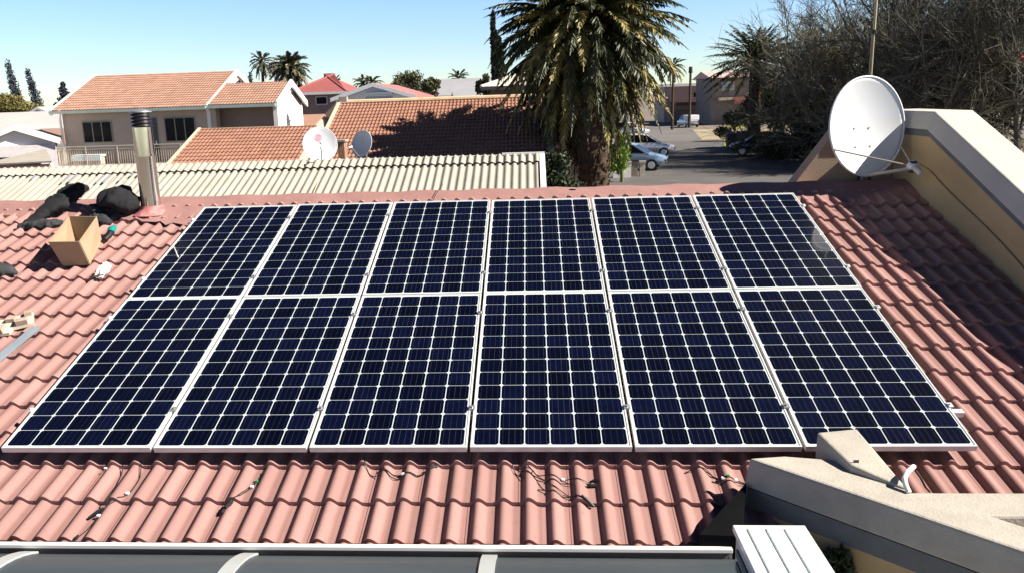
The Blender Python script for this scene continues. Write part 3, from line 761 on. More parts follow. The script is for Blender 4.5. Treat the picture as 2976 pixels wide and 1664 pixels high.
cable('tangle of black leads running right with plugs below the fourth panel',
      [px8([(1260, 245), (1285, 300), (1345, 352)], A1), px8([(1360, 235), (1385, 275), (1450, 312), (1560, 340), (1640, 352), (1740, 370), (1850, 378)], A1),
       px8([(1310, 240), (1340, 285), (1440, 350), (1560, 425), (1680, 480), (1780, 520)], A1), px8([(1450, 428), (1530, 455), (1640, 490), (1730, 512)], A1), px8([(1420, 290), (1410, 330), (1520, 365), (1620, 385), (1715, 398)], A1)],
      [(*px8([(1840, 376)], A1)[0], *px8([(1912, 384)], A1)[0]), (*px8([(1780, 515)], A1)[0], *px8([(1870, 548)], A1)[0]), (*px8([(1820, 404)], A1)[0], *px8([(1890, 402)], A1)[0])], px8([(1640, 352)], A1))
def px7(pts): return [(1900 + x / 2.394, 1150 + y / 2.394) for x, y in pts]
cable('pair of thin leads with a green sleeve ending beside the cream coping',
      [px7([(215, 512), (330, 498), (420, 540), (480, 570), (570, 572), (640, 592)]), px7([(300, 480), (360, 515), (450, 555), (520, 568)]), px7([(405, 575), (480, 595), (560, 600), (640, 605)])],
      [], px7([(482, 570), (574, 570)]), px7([(515, 567)]))
a = onroof(1260, 584); c = onroof(1275, 560)
b = MB(); b.tube([roof(a.x, 4.10, -.085), roof(a.x + .02, 4.28, -.075), roof(a.x + .06, 4.42, -.05), roof(a.x + .08, 4.52, -.05)], .0035, 6)
tag(part('wire', b, M_black, smooth='x', loc=roof(a.x, 4.2, -.08)), 'thin dark wire crossing the pink ridge above the third panel column', 'wire')
q = onroof(1678, 562)
b = MB(); b.lathe([(.02, 0), (.024, .02), (.02, .04), (.01, .045)], roof(q.x, 4.40, -.08), 12)
tag(part('vent_stub', b, M_cloth2, smooth='x', loc=roof(q.x, 4.4, -.08)), 'small dark stub on the pink ridge left of the palm trunk', 'roof vent')

# ---------------------------------------------------------------- corrugated outbuilding behind the ridge
def corr(x0, x1, O, ey, en, y0, y1, pitch=.177, amp=.026, ns=8, off=0.0, scal=0.0):
    b = MB(); n = int((x1 - x0) / pitch * ns)
    for j in range(2 if not scal else 2):
        for i in range(n + 1):
            x = x0 + (x1 - x0) * i / n
            c = math.cos(2 * math.pi * (x - x0) / pitch)
            y = (y0, y1)[j] - (scal * (0.5 + 0.5 * c) if j == 0 else 0)
            b.v.append(tuple(O + XV * x + ey * y + en * (amp * c + off)))
    for i in range(n): b.f.append((i, i + 1, n + 2 + i, n + 1 + i)); b.mi.append(0)
    return b
ZT = 3.93; KC = math.atan(.34); cy_ = Vector((0, math.cos(KC), math.sin(KC))); cn_ = Vector((0, -math.sin(KC), math.cos(KC)))
OC = Vector((0, 15.5, ZT))
ob_ = thing('outbuilding', 'low outbuilding with a pale corrugated fibre cement roof behind the ridge', 'outbuilding', (-3, 14, 0))
b = corr(-12.0, 3.66, OC, cy_, cn_, -4.4, -0.02); part('corrugated_roof', b, M_asb, ob_, smooth='all')
b = corr(-12.0, 3.66, OC, cy_, cn_, -0.42, 0.0, amp=.032, off=.048, scal=.06); part('ridge_sheet', b, M_asb, ob_, smooth='all')
b = MB(); b.prism([OC + XV * 3.645 + cy_ * -4.4 + cn_ * -.06, OC + XV * 3.77 + cy_ * -4.4 + cn_ * -.06, OC + XV * 3.77 + cy_ * -4.4 + cn_ * .055, OC + XV * 3.645 + cy_ * -4.4 + cn_ * .055], cy_ * 4.45)
b.box((2.75, 15.46, ZT + .03), (3.77, 15.56, ZT + .085)); part('barge_board', b, M_white, ob_)
b = MB(); b.box((-12, 15.53, ZT - .12), (2.74, 15.66, ZT + .035)); part('gutter', b, mat('pale_gutter', (0.60, 0.60, 0.50), 0.7, 0.12, 2), ob_)
b = MB(); b.box((-12, 15.515, ZT + .0), (2.735, 15.5285, ZT + .022)); part('gutter_edge', b, M_greentrim, ob_)
b = MB(); b.box((-11.9, 11.5, 0), (3.55, 15.4, 2.30)); part('wall', b, M_cream, ob_)
for (u, v, wx, ly) in ((98, 520, .14, .22), (190, 523, .24, .50), (282, 525, .30, .46), (350, 524, .14, .3), (385, 512, .2, .2)):  # shadows on the corrugated sheets, put in as darker coloured patches
    p = onslope(u, v, 15.5, ZT, .34); yy = (p - OC).dot(cy_)
    b = corr(round(p.x / .177) * .177 + .0, round(p.x / .177) * .177 + wx, OC, cy_, cn_, yy - ly / 2, min(yy + ly / 2, -.01), off=.022, amp=.030)
    part('patch', b, mat('shadow_patch', (0.16, 0.16, 0.19), 0.8, 0.25, 8), ob_)
bp_ = thing('brick_pier', 'short brown brick pier with a cream cap between the two small dishes', 'pier', by(868, 465, 16.6))
p = by(866, 468, 16.6)
p.x = by(984, 468, 16.6).x
bp_.location = p; ORG[bp_] = p.copy()
b = MB(); b.box((p.x, 16.6, 3.6), (p.x + .17, 16.95, p.z + .45)); part('shaft', b, M_brick, bp_)
b = MB(); b.box((p.x - .04, 16.56, p.z + .452), (p.x + .21, 16.99, p.z + .50)); part('cap', b, M_asb, bp_)
q0 = by(902, 494, 15.9); q1 = by(982, 478, 15.9)
b = MB(); b.prism([(q0.x, 15.8, q0.z), (q1.x, 15.8, q0.z), (q1.x, 15.8, q1.z + .02), (q0.x, 15.8, q1.z)], (0, .16, 0))
tag(part('box_gutter', b, mat('green_paint', (0.14, 0.22, 0.14), 0.8, 0.25, 6), loc=(q0.x, 15.8, q0.z)), 'faded green box behind the foot of the white satellite dish', 'gutter box')

# ---------------------------------------------------------------- satellite dishes
def dish(name, label, c, nrm, D, m_face, ecc=1.1, roll=0.0, mount=None, depth=.11, arm_len=.62, mark=False, holes=False, struts=False, group=None, lnbm=None, foot=None):
    c = Vector(c); nrm = Vector(nrm).normalized()
    up = (ZV - nrm * ZV.dot(nrm)).normalized(); sx = up.cross(nrm)
    if roll:
        up, sx = up * math.cos(roll) + sx * math.sin(roll), sx * math.cos(roll) - up * math.sin(roll)
    o = thing(name, label, 'satellite dish', foot or (c - ZV * D * .5), group)
    r_ = D / 2
    def P(a, rr, d): return c + sx * (math.cos(a) * rr * r_) + up * (math.sin(a) * rr * r_ * ecc) + nrm * (d * D)
    n = 48; rg = 12; b = MB()
    for i in range(1, rg + 1):
        for j in range(n): b.v.append(tuple(P(2 * math.pi * j / n, i / rg, -depth * (1 - (i / rg) ** 2))))
    b.v.append(tuple(P(0, 0, -depth)))
    for i in range(rg - 1):
        for j in range(n): b.f.append((i * n + j, i * n + (j + 1) % n, (i + 1) * n + (j + 1) % n, (i + 1) * n + j)); b.mi.append(0)
    for j in range(n): b.f.append((len(b.v) - 1, (j + 1) % n, j)); b.mi.append(0)
    o1 = part('reflector', b, m_face, o, smooth='all')
    md = o1.modifiers.new('thick', 'SOLIDIFY'); md.thickness = .006; md.offset = -1
    b = MB(); b.tube([P(2 * math.pi * j / n, 1.0, 0) for j in range(n + 1)], .009 * D + .003, 6, cap=False); part('rim', b, m_face, o, smooth='all')
    tip = c - up * r_ * ecc * (.85 if struts else .55) + nrm * D * arm_len
    low = P(-math.pi / 2, .99, 0)
    b = MB(); b.tube([low - nrm * .05 * D, low + nrm * .02, tip - nrm * .03 - up * .02], .014 * D + .004, 8); part('feed_arm', b, M_grey if not lnbm else M_asb, o, smooth='x')
    d2 = (c - tip).normalized()
    b = MB(); b.tube([tip - d2 * .13 * D, tip - d2 * .03 * D], [.030 * D, .034 * D], 10); part('lnb', b, lnbm or M_white, o, smooth='x')
    b = MB(); b.tube([tip - d2 * .03 * D, tip + d2 * .035 * D], [.045 * D, .052 * D], 12); part('feed_horn', b, M_white, o, smooth='x')
    if struts:
        for s_ in (math.pi * 1.14, -math.pi * .14):
            b = MB(); b.tube([P(s_, 1.0, 0), tip], .008, 6); part('strut', b, M_asb, o, smooth='x')
        b = MB(); b.tube([tip - ZV * .06, tip + ZV * .05], .035, 10); part('lnb_clamp', b, M_black, o, smooth='x')
    if mark:
        mc = c + up * r_ * ecc * .42 + sx * r_ * -.06; b = MB()
        def off(a, rr):
            q = mc + sx * math.cos(a) * rr + up * math.sin(a) * rr; l = q - c
            rho = math.hypot(l.dot(sx) / r_, l.dot(up) / (r_ * ecc)); return q + nrm * (-depth * D * (1 - rho * rho) + .014)
        b.v = [tuple(off(2 * math.pi * j / 24, .105 * D / .83 * .83)) for j in range(24)] + [tuple(off(0, 0))]
        b.f = [(j, (j + 1) % 24, 24) for j in range(24)]; b.mi = [0] * 24
        for a0, a1, r0, r1 in ((0.3, 2.6, .055, .075), (3.4, 5.8, .055, .075), (0, 6.28, .018, .034)):
            k = 12
            for i in range(k):
                t0 = a0 + (a1 - a0) * i / k; t1 = a0 + (a1 - a0) * (i + 1) / k
                b.add([off(t0, r0 * D / .83) + nrm * .002, off(t1, r0 * D / .83) + nrm * .002, off(t1, r1 * D / .83) + nrm * .002, off(t0, r1 * D / .83) + nrm * .002], [(0, 1, 2, 3)], 1)
        part('emblem', b, [mat('pink_mark', (0.72, 0.36, 0.42), 0.5, 0.08, 20), mat('rose_mark', (0.60, 0.20, 0.28), 0.5)], o)
    if holes:
        b = MB()
        for (hx, hy) in ((-.20, -.02), (.20, -.02), (-.20, -.40), (.20, -.40)):
            rho2 = hx * hx + hy * hy; q = c + sx * hx * r_ + up * hy * r_ * ecc + nrm * (-depth * D * (1 - rho2) + .009)
            b.tube([q, q + nrm * .004], .010, 8)
        part('bolt', b, M_grey, o)
    back = c - nrm * depth * D
    if mount is not None:
        mt = Vector(mount)
        b = MB(); b.box((-.05, -.05, -.09), (.05, .05, .09)); b.v = [tuple(Vector(v) + back - nrm * .06) for v in b.v]; part('bracket', b, M_grey, o)
        b = MB(); b.tube([back - nrm * .10 + ZV * .1, Vector((back.x - nrm.x * .1, back.y - nrm.y * .1, mt.z + .1)), mt], .021, 8); part('mast', b, M_grey, o, smooth='x')
    return o
M_dish = mat('dish_enamel', (0.60, 0.62, 0.64), 0.5, 0.02, 4)
big = dish('satellite_dish', 'large white oval satellite dish standing on the ridge in front of the cross wall', by(2521, 368, 4.10), (.37, -.92, .10), 0.93, M_dish, ecc=1.07, mount=None, depth=.10, holes=True, struts=True,
           lnbm=mat('cream_lnb', (0.62, 0.62, 0.50), 0.5), foot=roof(6.7, 4.45, -.06), arm_len=.62)
cB = by(2521, 368, 4.10)
b = MB(); f_ = by(2512, 527, 4.38)
for dx_ in (-.06, .05):
    b.box((f_.x + dx_ - .014, f_.y - .012, f_.z - .10), (f_.x + dx_ + .014, f_.y + .02, f_.z + .13))
b.box((f_.x - .10, f_.y - .03, f_.z - .06), (f_.x + .10, f_.y + .12, f_.z - .045))
part('foot', b, M_black, big)
b = MB(); b.tube([f_ + Vector((0, .08, -.05)), f_ + Vector((0, .12, .25)), cB + Vector((-.10, .16, -.05))], .024, 8); part('mast', b, M_grey, big, smooth='x')
b = MB(); n_ = Vector((.37, -.92, .10)).normalized(); c0 = cB - n_ * .15
b.tube([c0, c0 + Vector((-.05, .06, -.1)), c0 + Vector((.02, .02, -.3))], .05, 8); part('bracket', b, M_grey, big)
pz = dist(2530, 240, 10.3)
ml = thing('antenna_mast', 'tall thin yellowish mast with a wire rising behind the large dish', 'mast', (pz.x, pz.y, 4.0))
b = MB(); b.tube([(pz.x, pz.y, 3.2), (pz.x, pz.y, dist(2540, 92, 10.3).z)], .014, 8); part('lower_tube', b, mat('mast_yellow', (0.34, 0.30, 0.17), 0.5, 0.12, 6), ml, smooth='x')
b = MB(); b.tube([(pz.x + .0, pz.y, dist(2540, 95, 10.3).z), (pz.x + .005, pz.y, 7.3)], .019, 8); part('upper_tube', b, mat('mast_yellow', None), ml, smooth='x')
b = MB(); b.tube([(pz.x - .04, pz.y, 3.3), (pz.x - .022, pz.y, dist(2540, 100, 10.3).z)], .006, 5); part('stay_wire', b, M_asb, ml)
b = MB(); b.lathe([(.03, 0), (.032, .05), (.02, .055)], (pz.x, pz.y, dist(2540, 95, 10.3).z - .03), 10); part('collar', b, M_black, ml)
wd_ = dish('satellite_dish', 'bright white round dish with a pink mark above the corrugated roof', by(930, 420, 15.75), (.28, -.9, .30), 0.83, M_dish, ecc=1.05, mark=True, mount=by(932, 492, 15.9))
pts = [by(948, 470, 15.4), by(938, 490, 15.3), by(930, 515, 14.8), by(918, 545, 14.0), by(905, 580, 13.3)]
b = MB(); b.tube(smooth_path(pts), .012, 6); part('coax_cable', b, mat('tan_coax', (0.50, 0.36, 0.24), 0.6), wd_, smooth='x')
dish('satellite_dish', 'smaller grey round dish right of the white one', by(1051, 418, 16.2), (-.42, -.82, .30), 0.62, mat('grey_dish', (0.56, 0.58, 0.60), 0.55, 0.06, 4), ecc=1.08, mount=by(1045, 480, 15.9))

# ---------------------------------------------------------------- building helpers
def plane_roof(b, x0, x1, y0, z0, y1, z1, t=.10, mi=0):
    b.hexa([(x0, y0, z0 - t), (x1, y0, z0 - t), (x1, y1, z1 - t), (x0, y1, z1 - t), (x0, y0, z0), (x1, y0, z0), (x1, y1, z1), (x0, y1, z1)], mi); return b
def tiled(x0, x1, y0, z0, k, y1, pitch=.15, course=.33, ns=6, hr=.035, lip=.026):
    a = math.atan(k); ey = Vector((0, math.cos(a), math.sin(a))); en = Vector((0, -math.sin(a), math.cos(a)))
    return tile_surface(Vector((0, y0, z0)), XV, ey, en, x0, x1, 0, (y1 - y0) / math.cos(a), pitch, course, 0, 0, hr, lip, ns)
def window(par, x0, x1, z0, z1, y, panes=1, fm=M_white, gm=M_dark, d=.06, name='window'):
    f_ = .05; b = MB()
    b.box((x0 - f_, y - .03, z0 - f_), (x1 + f_, y + .02, z0)); b.box((x0 - f_, y - .03, z1), (x1 + f_, y + .02, z1 + f_))
    for i in range(panes + 1):
        xx = x0 + (x1 - x0) * i / panes; hw = f_ / 2 if 0 < i < panes else f_
        a_, c_ = (xx - f_, xx) if i == 0 else ((xx, xx + f_) if i == panes else (xx - f_ / 2, xx + f_ / 2))
        b.box((a_, y - .029, z0), (c_, y + .02, z1))
    w_ = part(name, b, fm, par)
    b = MB(); b.quad((x0, y - .006, z0), (x1, y - .006, z0), (x1, y - .006, z1), (x0, y - .006, z1))
    g = part('pane', b, gm, par); g.parent = w_; return w_
def gable_house(name, label, x0, x1, y0, y1, zb, ze, zr, wm, rm, ov=.35, windows=(), ridge='x', tile=False, cat='house', fascia=M_white, loc=None, chimney=None):
    o = thing(name, label, cat, ((x0 + x1) / 2, y0, zb)); b = MB()
    if ridge == 'x':
        ym = (y0 + y1) / 2
        b.prism([(x0, y0, zb), (x0, y1, zb), (x0, y1, ze), (x0, ym, zr - .12), (x0, y0, ze)], (x1 - x0, 0, 0)); part('wall', b, wm, o)
        k = (zr - ze) / (ym - y0)
        b = MB(); plane_roof(b, x0 - ov, x1 + ov, y0 - ov, ze - k * ov + .02, ym, zr + .02); plane_roof(b, x1 + ov, x0 - ov, y1 + ov, ze - k * ov + .02, ym, zr + .019)
        part('roof', b, rm, o)
        b = MB(); b.box((x0 - ov, y0 - ov - .03, ze - k * ov - .14), (x1 + ov, y0 - ov - .004, ze - k * ov + .01)); part('fascia', b, fascia, o)
    else:
        xm = (x0 + x1) / 2; k = (zr - ze) / (xm - x0)
        b.prism([(x0, y0, zb), (x1, y0, zb), (x1, y0, ze), (xm, y0, zr - .12), (x0, y0, ze)], (0, y1 - y0, 0)); part('wall', b, wm, o)
        b = MB()
        for s_, xe in ((-1, x0 - ov), (1, x1 + ov)):
            b.hexa([(xe, y0 - ov, ze - k * ov - .08), (xm, y0 - ov, zr - .08), (xm, y1 + ov, zr - .08), (xe, y1 + ov, ze - k * ov - .08), (xe, y0 - ov, ze - k * ov + .02), (xm, y0 - ov, zr + .02), (xm, y1 + ov, zr + .02), (xe, y1 + ov, ze - k * ov + .02)])
        part('roof', b, rm, o)
        b = MB()
        for s_, xe in ((-1, x0 - ov), (1, x1 + ov)):
            b.prism([(xe, y0 - ov - .04, ze - k * ov - .20), (xm, y0 - ov - .04, zr - .20), (xm, y0 - ov - .04, zr + .03), (xe, y0 - ov - .04, ze - k * ov + .03)], (0, .035, 0))
        part('barge_board', b, fascia, o)
    for (a, c, d, e, n) in windows: window(o, a, c, d, e, y0, n)
    return o
def hip_house(name, label, x0, x1, y0, y1, zb, ze, zr, inset, wm, rm, ov=.5, windows=(), fascia=M_white):
    o = thing(name, label, 'house', ((x0 + x1) / 2, y0, zb)); b = MB(); b.box((x0, y0, zb), (x1, y1, ze)); part('wall', b, wm, o)
    ym = (y0 + y1) / 2; a = [(x0 - ov, y0 - ov, ze), (x1 + ov, y0 - ov, ze), (x1 + ov, y1 + ov, ze), (x0 - ov, y1 + ov, ze)]; r0_ = (x0 + inset, ym, zr); r1_ = (x1 - inset, ym, zr)
    b = MB(); b.add(a + [r0_, r1_], [(0, 1, 5, 4), (1, 2, 5), (2, 3, 4, 5), (3, 0, 4), (3, 2, 1, 0)]); part('roof', b, rm, o)
    b = MB(); b.tube([a[0], r0_, r1_, a[1]], .09, 6); b.tube([a[3], r0_], .09, 6); part('ridge_tiles', b, rm, o)
    b = MB(); b.box((x0 - ov - .02, y0 - ov - .04, ze - .2), (x1 + ov + .02, y0 - ov - .005, ze + .0)); part('fascia', b, fascia, o)
    for (a_, c, d, e, n) in windows: window(o, a_, c, d, e, y0, n)
    return o

# ---------------------------------------------------------------- tiled roof with the palm shadow, and the lower roof beside it
nh = thing('long_house', 'low house whose long orange tiled roof carries the big palm shadow', 'house', (0, 26, 0))
zE = 3.09
part('roof', tiled(-4.52, 4.06, 25.5, zE, .4, 31.0), M_tile2, nh, smooth='x')
b = MB(); plane_roof(b, -4.4, 4.0, 31.0, zE + 2.18, 36.4, zE + .05); part('rear_roof', b, M_tile3, nh)
b = MB(); b.prism([(-4.3, 26.1, 0), (-4.3, 36, 0), (-4.3, 36, zE), (-4.3, 31, zE + 2.0), (-4.3, 26.1, zE + .05)], (8.25, 0, 0)); part('wall', b, M_cream, nh)
b = MB(); b.tube([(-4.55, 31.0, zE + 2.24), (4.08, 31.0, zE + 2.24)], .11, 8); part('ridge_tiles', b, mat('ridge_cream', (0.56, 0.42, 0.27), 0.85, 0.12, 3), nh, smooth='x')
b = MB(); b.box((-4.52, 25.36, zE - .12), (4.06, 25.5, zE + .0)); part('gutter', b, mat('cream_gutter', (0.60, 0.52, 0.40), 0.6, 0.08, 2), nh)
for xa in (-4.66, 4.062):
    b = MB(); b.prism([(xa, 25.42, zE - .14), (xa, 25.42, zE + .08), (xa, 31.05, zE + 2.32), (xa, 31.05, zE + 2.08)], (.13, 0, 0))
    part('verge', b, mat('verge_cream', (0.50, 0.42, 0.32), 0.85, 0.08, 2), nh)
b = MB(); b.box((-4.58, 30.9, zE + 2.1), (-4.25, 31.2, zE + 2.48)); part('verge_end', b, M_asb, nh)
lh = thing('lean_to_house', 'low wing with a short orange tiled roof between the balcony house and the white dish', 'house', (-7, 24.5, 0))
part('roof', tiled(-9.30, -4.72, 24.0, 3.25, .35, 27.5), M_tile2, lh, smooth='x')
b = MB(); b.prism([(-9.42, 23.95, 3.12), (-9.42, 23.95, 3.32), (-9.42, 27.52, 4.56), (-9.42, 27.52, 4.36)], (.11, 0, 0)); part('verge', b, mat('verge_cream', None), lh)
b = MB(); b.prism([(-9.2, 24.5, 0), (-9.2, 27.4, 0), (-9.2, 27.4, 4.30), (-9.2, 24.5, 3.25)], (4.4, 0, 0)); part('wall', b, M_cream, lh)
b = MB(); b.box((-9.42, 27.45, 4.38), (-4.72, 27.7, 4.52)); part('head_flashing', b, mat('ridge_cream', None), lh)
b = MB(); b.box((-9.4, 23.86, 3.10), (-4.72, 23.99, 3.22)); part('gutter', b, M_greentrim, lh)

# ---------------------------------------------------------------- two storey house with the balcony
th = thing('balcony_house', 'two storey house with orange tiled roofs, white gables and a railed balcony at the left', 'house', (-16, 37, 0))
zE = 5.38; yE = 36.4; K = .374; yR = 41.25; zR = zE + K * (yR - yE)
xa, xb_ = -20.45, -12.45
part('main_roof', tiled(xa, xb_, yE, zE, K, yR), M_tile3, th, smooth='x')
b = MB(); plane_roof(b, xa, xb_, yR, zR, yR + 4.9, zE); part('rear_roof', b, M_tile3, th)
xl = by(189, 400, 37).x; xr = by(598, 380, 37).x
b = MB(); b.prism([(xl, 37, 0), (xl, 45.5, 0), (xl, 45.5, zE), (xl, yR, zR - .15), (xl, 37, zE + .1)], (xb_ - .25 - xl, 0, 0)); part('wall', b, M_cream, th)
for x in (xa - .02, xb_ + .0):
    b = MB(); b.prism([(x, yE - .02, zE - .22), (x, yE - .02, zE + .07), (x, yR, zR + .10), (x, yR + 4.9, zE + .07), (x, yR + 4.9, zE - .22), (x, yR, zR - .20)], (.10, 0, 0)); part('barge_board', b, M_white, th)
b = MB(); b.prism([(xb_ - .24, 37.0, 2.5), (xb_ - .24, 45.5, 2.5), (xb_ - .24, 45.5, zE), (xb_ - .24, yR, zR - .16), (xb_ - .24, 37.0, zE + .08)], (.20, 0, 0)); part('gable_wall', b, M_whitewall, th)
b = MB(); b.prism([(xb_ - .035, 38.9, zE + .55), (xb_ - .035, yR + 1.0, zR - 1.1), (xb_ - .035, yR + 2.4, zR - 1.1), (xb_ - .035, yR + .4, zR - .45)], (.02, 0, 0)); part('gable_vent', b, M_dark, th)
part('wing_roof', tiled(xb_ + .12, -8.95, yE, zE + .04, K, 39.25), M_tile3, th, smooth='x')
zw = zE + .04 + K * (39.25 - yE)
b = MB(); plane_roof(b, xb_ + .12, -8.95, 39.25, zw, 42.1, zE + .04); part('wing_rear_roof', b, M_tile3, th)
b = MB(); b.prism([(xb_ - .02, 37.9, 0), (xb_ - .02, 41.6, 0), (xb_ - .02, 41.6, zE), (xb_ - .02, 39.25, zw - .16), (xb_ - .02, 37.9, zE + .3)], (3.2, 0, 0)); part('wing_wall', b, mat('mauve_wall', (0.25, 0.19, 0.17), 0.9, 0.08, 1.5), th)
b = MB(); b.prism([(-9.26, 36.9, 0), (-9.26, 41.6, 0), (-9.26, 41.6, zE - .1), (-9.26, 39.25, zw - .15), (-9.26, 36.9, zE + .02)], (.22, 0, 0)); part('wing_gable_wall', b, M_whitewall, th)
b = MB(); b.prism([(-8.95, yE - .02, zE - .20), (-8.95, yE - .02, zE + .12), (-8.95, 39.25, zw + .12), (-8.95, 42.1, zE + .12), (-8.95, 42.1, zE - .20), (-8.95, 39.25, zw - .22)], (.10, 0, 0)); part('wing_barge_board', b, M_white, th)
b = MB(); b.prism([(-9.035, 39.5, zw - .55), (-9.035, 39.8, zw - .50), (-9.035, 41.4, zE + .10), (-9.035, 41.2, zE - .12)], (.03, 0, 0)); part('gable_slot', b, M_dark, th)
b = MB(); b.box((xa, yE - .13, zE - .15), (xb_, yE + .0, zE - .01)); b.box((xb_ + .13, yE - .13, zE - .12), (-8.96, yE, zE + .03)); part('gutter', b, M_greentrim, th)
b = MB(); b.tube([(xl + .2, 36.5, zE - .1), (xl - .05, 36.85, zE - .45), (xl - .05, 36.9, 2.7)], .06, 6); part('downpipe', b, M_white, th)
b = MB(); b.box((xb_ + .0, 36.95, 2.6), (xb_ + .25, 37.5, zE + .1)); part('pillar', b, M_cream, th)
def W(u0, u1, v0, v1, y): return by(u0, v1, y).x, by(u1, v1, y).x, by(u0, v1, y).z, by(u0, v0, y).z
x0, x1, z0, z1 = W(248, 328, 357, 414, 37); window(th, x0, x1, z0, z1, 36.99, 3, mat('grey_frame', (0.20, 0.20, 0.17), 0.6))
x0, x1, z0, z1 = W(486, 570, 345, 410, 37); window(th, x0, x1, z0, z1, 36.99, 3, mat('grey_frame', None))
x0, x1, z0, z1 = W(448, 468, 343, 470, 37); b = MB(); b.box((x0, 36.95, 2.68), (x1, 36.995, z1)); d_ = part('door', b, mat('grey_door', (0.06, 0.065, 0.08), 0.5), th)
b = MB(); b.box((x1 - .12, 36.91, 3.6), (x1 - .07, 36.948, 3.75)); h2 = part('handle', b, M_alu, th); h2.parent = d_
zf = 2.68; yb2 = 35.4
xL, xRr = by(160, 470, yb2).x, by(650, 470, yb2).x
b = MB(); b.box((xL, yb2 - .05, zf - .32), (xRr, 36.99, zf)); part('balcony_slab', b, M_cream, th)
b = MB(); b.box((xL, yb2, zf + .93), (xRr, yb2 + .06, zf + .98)); b.box((xL, yb2, zf + .80), (xRr, yb2 + .04, zf + .83)); b.box((xL, yb2, zf + .06), (xRr, yb2 + .04, zf + .09))
x = xL
while x < xRr:
    b.box((x, yb2 + .012, zf + .09), (x + .018, yb2 + .03, zf + .80)); x += .115
x = xL
while x < xRr: b.box((x, yb2 - .01, zf), (x + .05, yb2 + .05, zf + .93)); x += 1.6
for y in np.arange(yb2, 37, .12): b.box((xL, y, zf + .09), (xL + .018, y + .018, zf + .93))
part('balcony_railing', b, mat('railing_cream', (0.50, 0.45, 0.38), 0.6), th)
b = MB(); b.box((xL + .3, yb2 + .3, 0), (xRr - .2, 36.9, zf - .33)); part('ground_floor', b, M_cream, th)
q = by(258, 468, 36.2)
ch_ = thing('storage_chest', 'pale blue chest behind the balcony railing under the left window', 'chest', (q.x, 36.2, zf))
b = MB(); b.box((q.x - .70, 36.0, zf), (q.x + .70, 36.5, zf + .42)); part('body', b, mat('chest_tan', (0.42, 0.34, 0.30), 0.8), ch_)
b = MB(); b.box((q.x - .74, 35.96, zf + .421), (q.x + .74, 36.54, zf + .52)); b.box((q.x - .74, 35.945, zf + .22), (q.x + .74, 35.998, zf + .42)); part('lid', b, mat('chest_blue', (0.55, 0.66, 0.68), 0.6), ch_)
dish('satellite_dish', 'pale little dish fixed on the bright white gable wall of the balcony house', (-8.60, 38.6, 4.75), (.8, -.55, .2), 0.75, mat('faded_dish', (0.60, 0.60, 0.66), 0.6), mount=(-9.02, 38.9, 4.5))

# ---------------------------------------------------------------- houses at the far left
xq0, xq1 = by(-42, 430, 34).x, by(142, 430, 34).x
zz = by(100, 418, 34).z; za = by(56, 366, 34).z
o = gable_house('white_gable_house', 'small bright white gable fronted house at the left edge below the grey roofs', xq0, xq1, 34, 39, 0, zz + .25, za, M_whitewall, mat('white_roof', (0.6, 0.5, 0.45), 0.8), ov=.3, ridge='y'); o.rotation_euler = (0, 0, R(28))
z2 = by(60, 446, 33.9).z
b = MB(); b.box((xq0 - .2, 33.86, .5), (xq1 + .1, 33.98, by(60, 424, 33.9).z)); part('lower_wall', b, mat('lilac_wall', (0.50, 0.46, 0.46), 0.9), o)
cpz = by(70, 478, 27).z
cp_ = thing('carport', 'flat pale carport roof with a dark open side at the left edge', 'carport', (by(70, 478, 27).x, 27, 0))
b = MB(); b.hexa([(by(-60, 482, 27).x, 27, cpz - .02), (by(152, 482, 27).x, 27, cpz + .04), (by(138, 466, 31.5).x, 31.5, cpz + .32), (by(-60, 482, 27).x, 31.5, cpz + .2), (by(-60, 482, 27).x, 27, cpz + .04), (by(152, 482, 27).x, 27, cpz + .10), (by(138, 466, 31.5).x, 31.5, cpz + .38), (by(-60, 482, 27).x, 31.5, cpz + .26)]); part('roof', b, mat('pale_sheet', (0.34, 0.31, 0.26), 0.8, 0.15, 1.5), cp_)
b = MB(); b.box((by(-40, 490, 27.2).x, 27.15, 0), (by(-36, 490, 27.2).x, 27.3, cpz)); b.box((by(148, 490, 27.2).x, 27.15, 0), (by(151, 490, 27.2).x, 27.3, cpz + .03)); part('post', b, M_white, cp_)
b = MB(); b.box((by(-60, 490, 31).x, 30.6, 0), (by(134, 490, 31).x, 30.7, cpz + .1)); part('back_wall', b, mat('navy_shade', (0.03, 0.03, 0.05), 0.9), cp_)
b = MB(); b.box((by(-60, 490, 27.2).x, 27.02, cpz - .16), (by(150, 490, 27.2).x, 27.1, cpz - .02)); part('front_beam', b, M_brick, cp_)
p = by(60, 372, 58)
gable_house('grey_roof_house', 'house with a wide plain grey roof at the left edge beneath the olive tree', by(-150, 372, 55).x, by(190, 372, 55).x, 55, 64, 0, by(60, 374, 55).z, by(60, 327, 59.5).z, M_cream, mat('grey_sheet_roof', (0.42, 0.40, 0.39), 0.8, 0.1, .6), ov=.3)
gable_house('peach_roof_house', 'low house with a peach coloured roof just left of the balcony house', by(60, 412, 46).x, by(212, 412, 46).x, 46, 51, 0, by(130, 417, 46).z, by(130, 378, 48.5).z, M_cream, M_tile3, ov=.2)
for (u0, v0, u1, v1, y) in ((10, 328, 28, 333, 62), ):
    pass
gable_house('far_gable', 'pale gable with a white edge between the olive tree and the balcony house', by(82, 330, 70).x, by(150, 330, 70).x, 70, 76, 0, by(100, 330, 70).z, by(106, 312, 70).z, M_whitewall, mat('grey_sheet_roof', None), ov=.3, ridge='y')

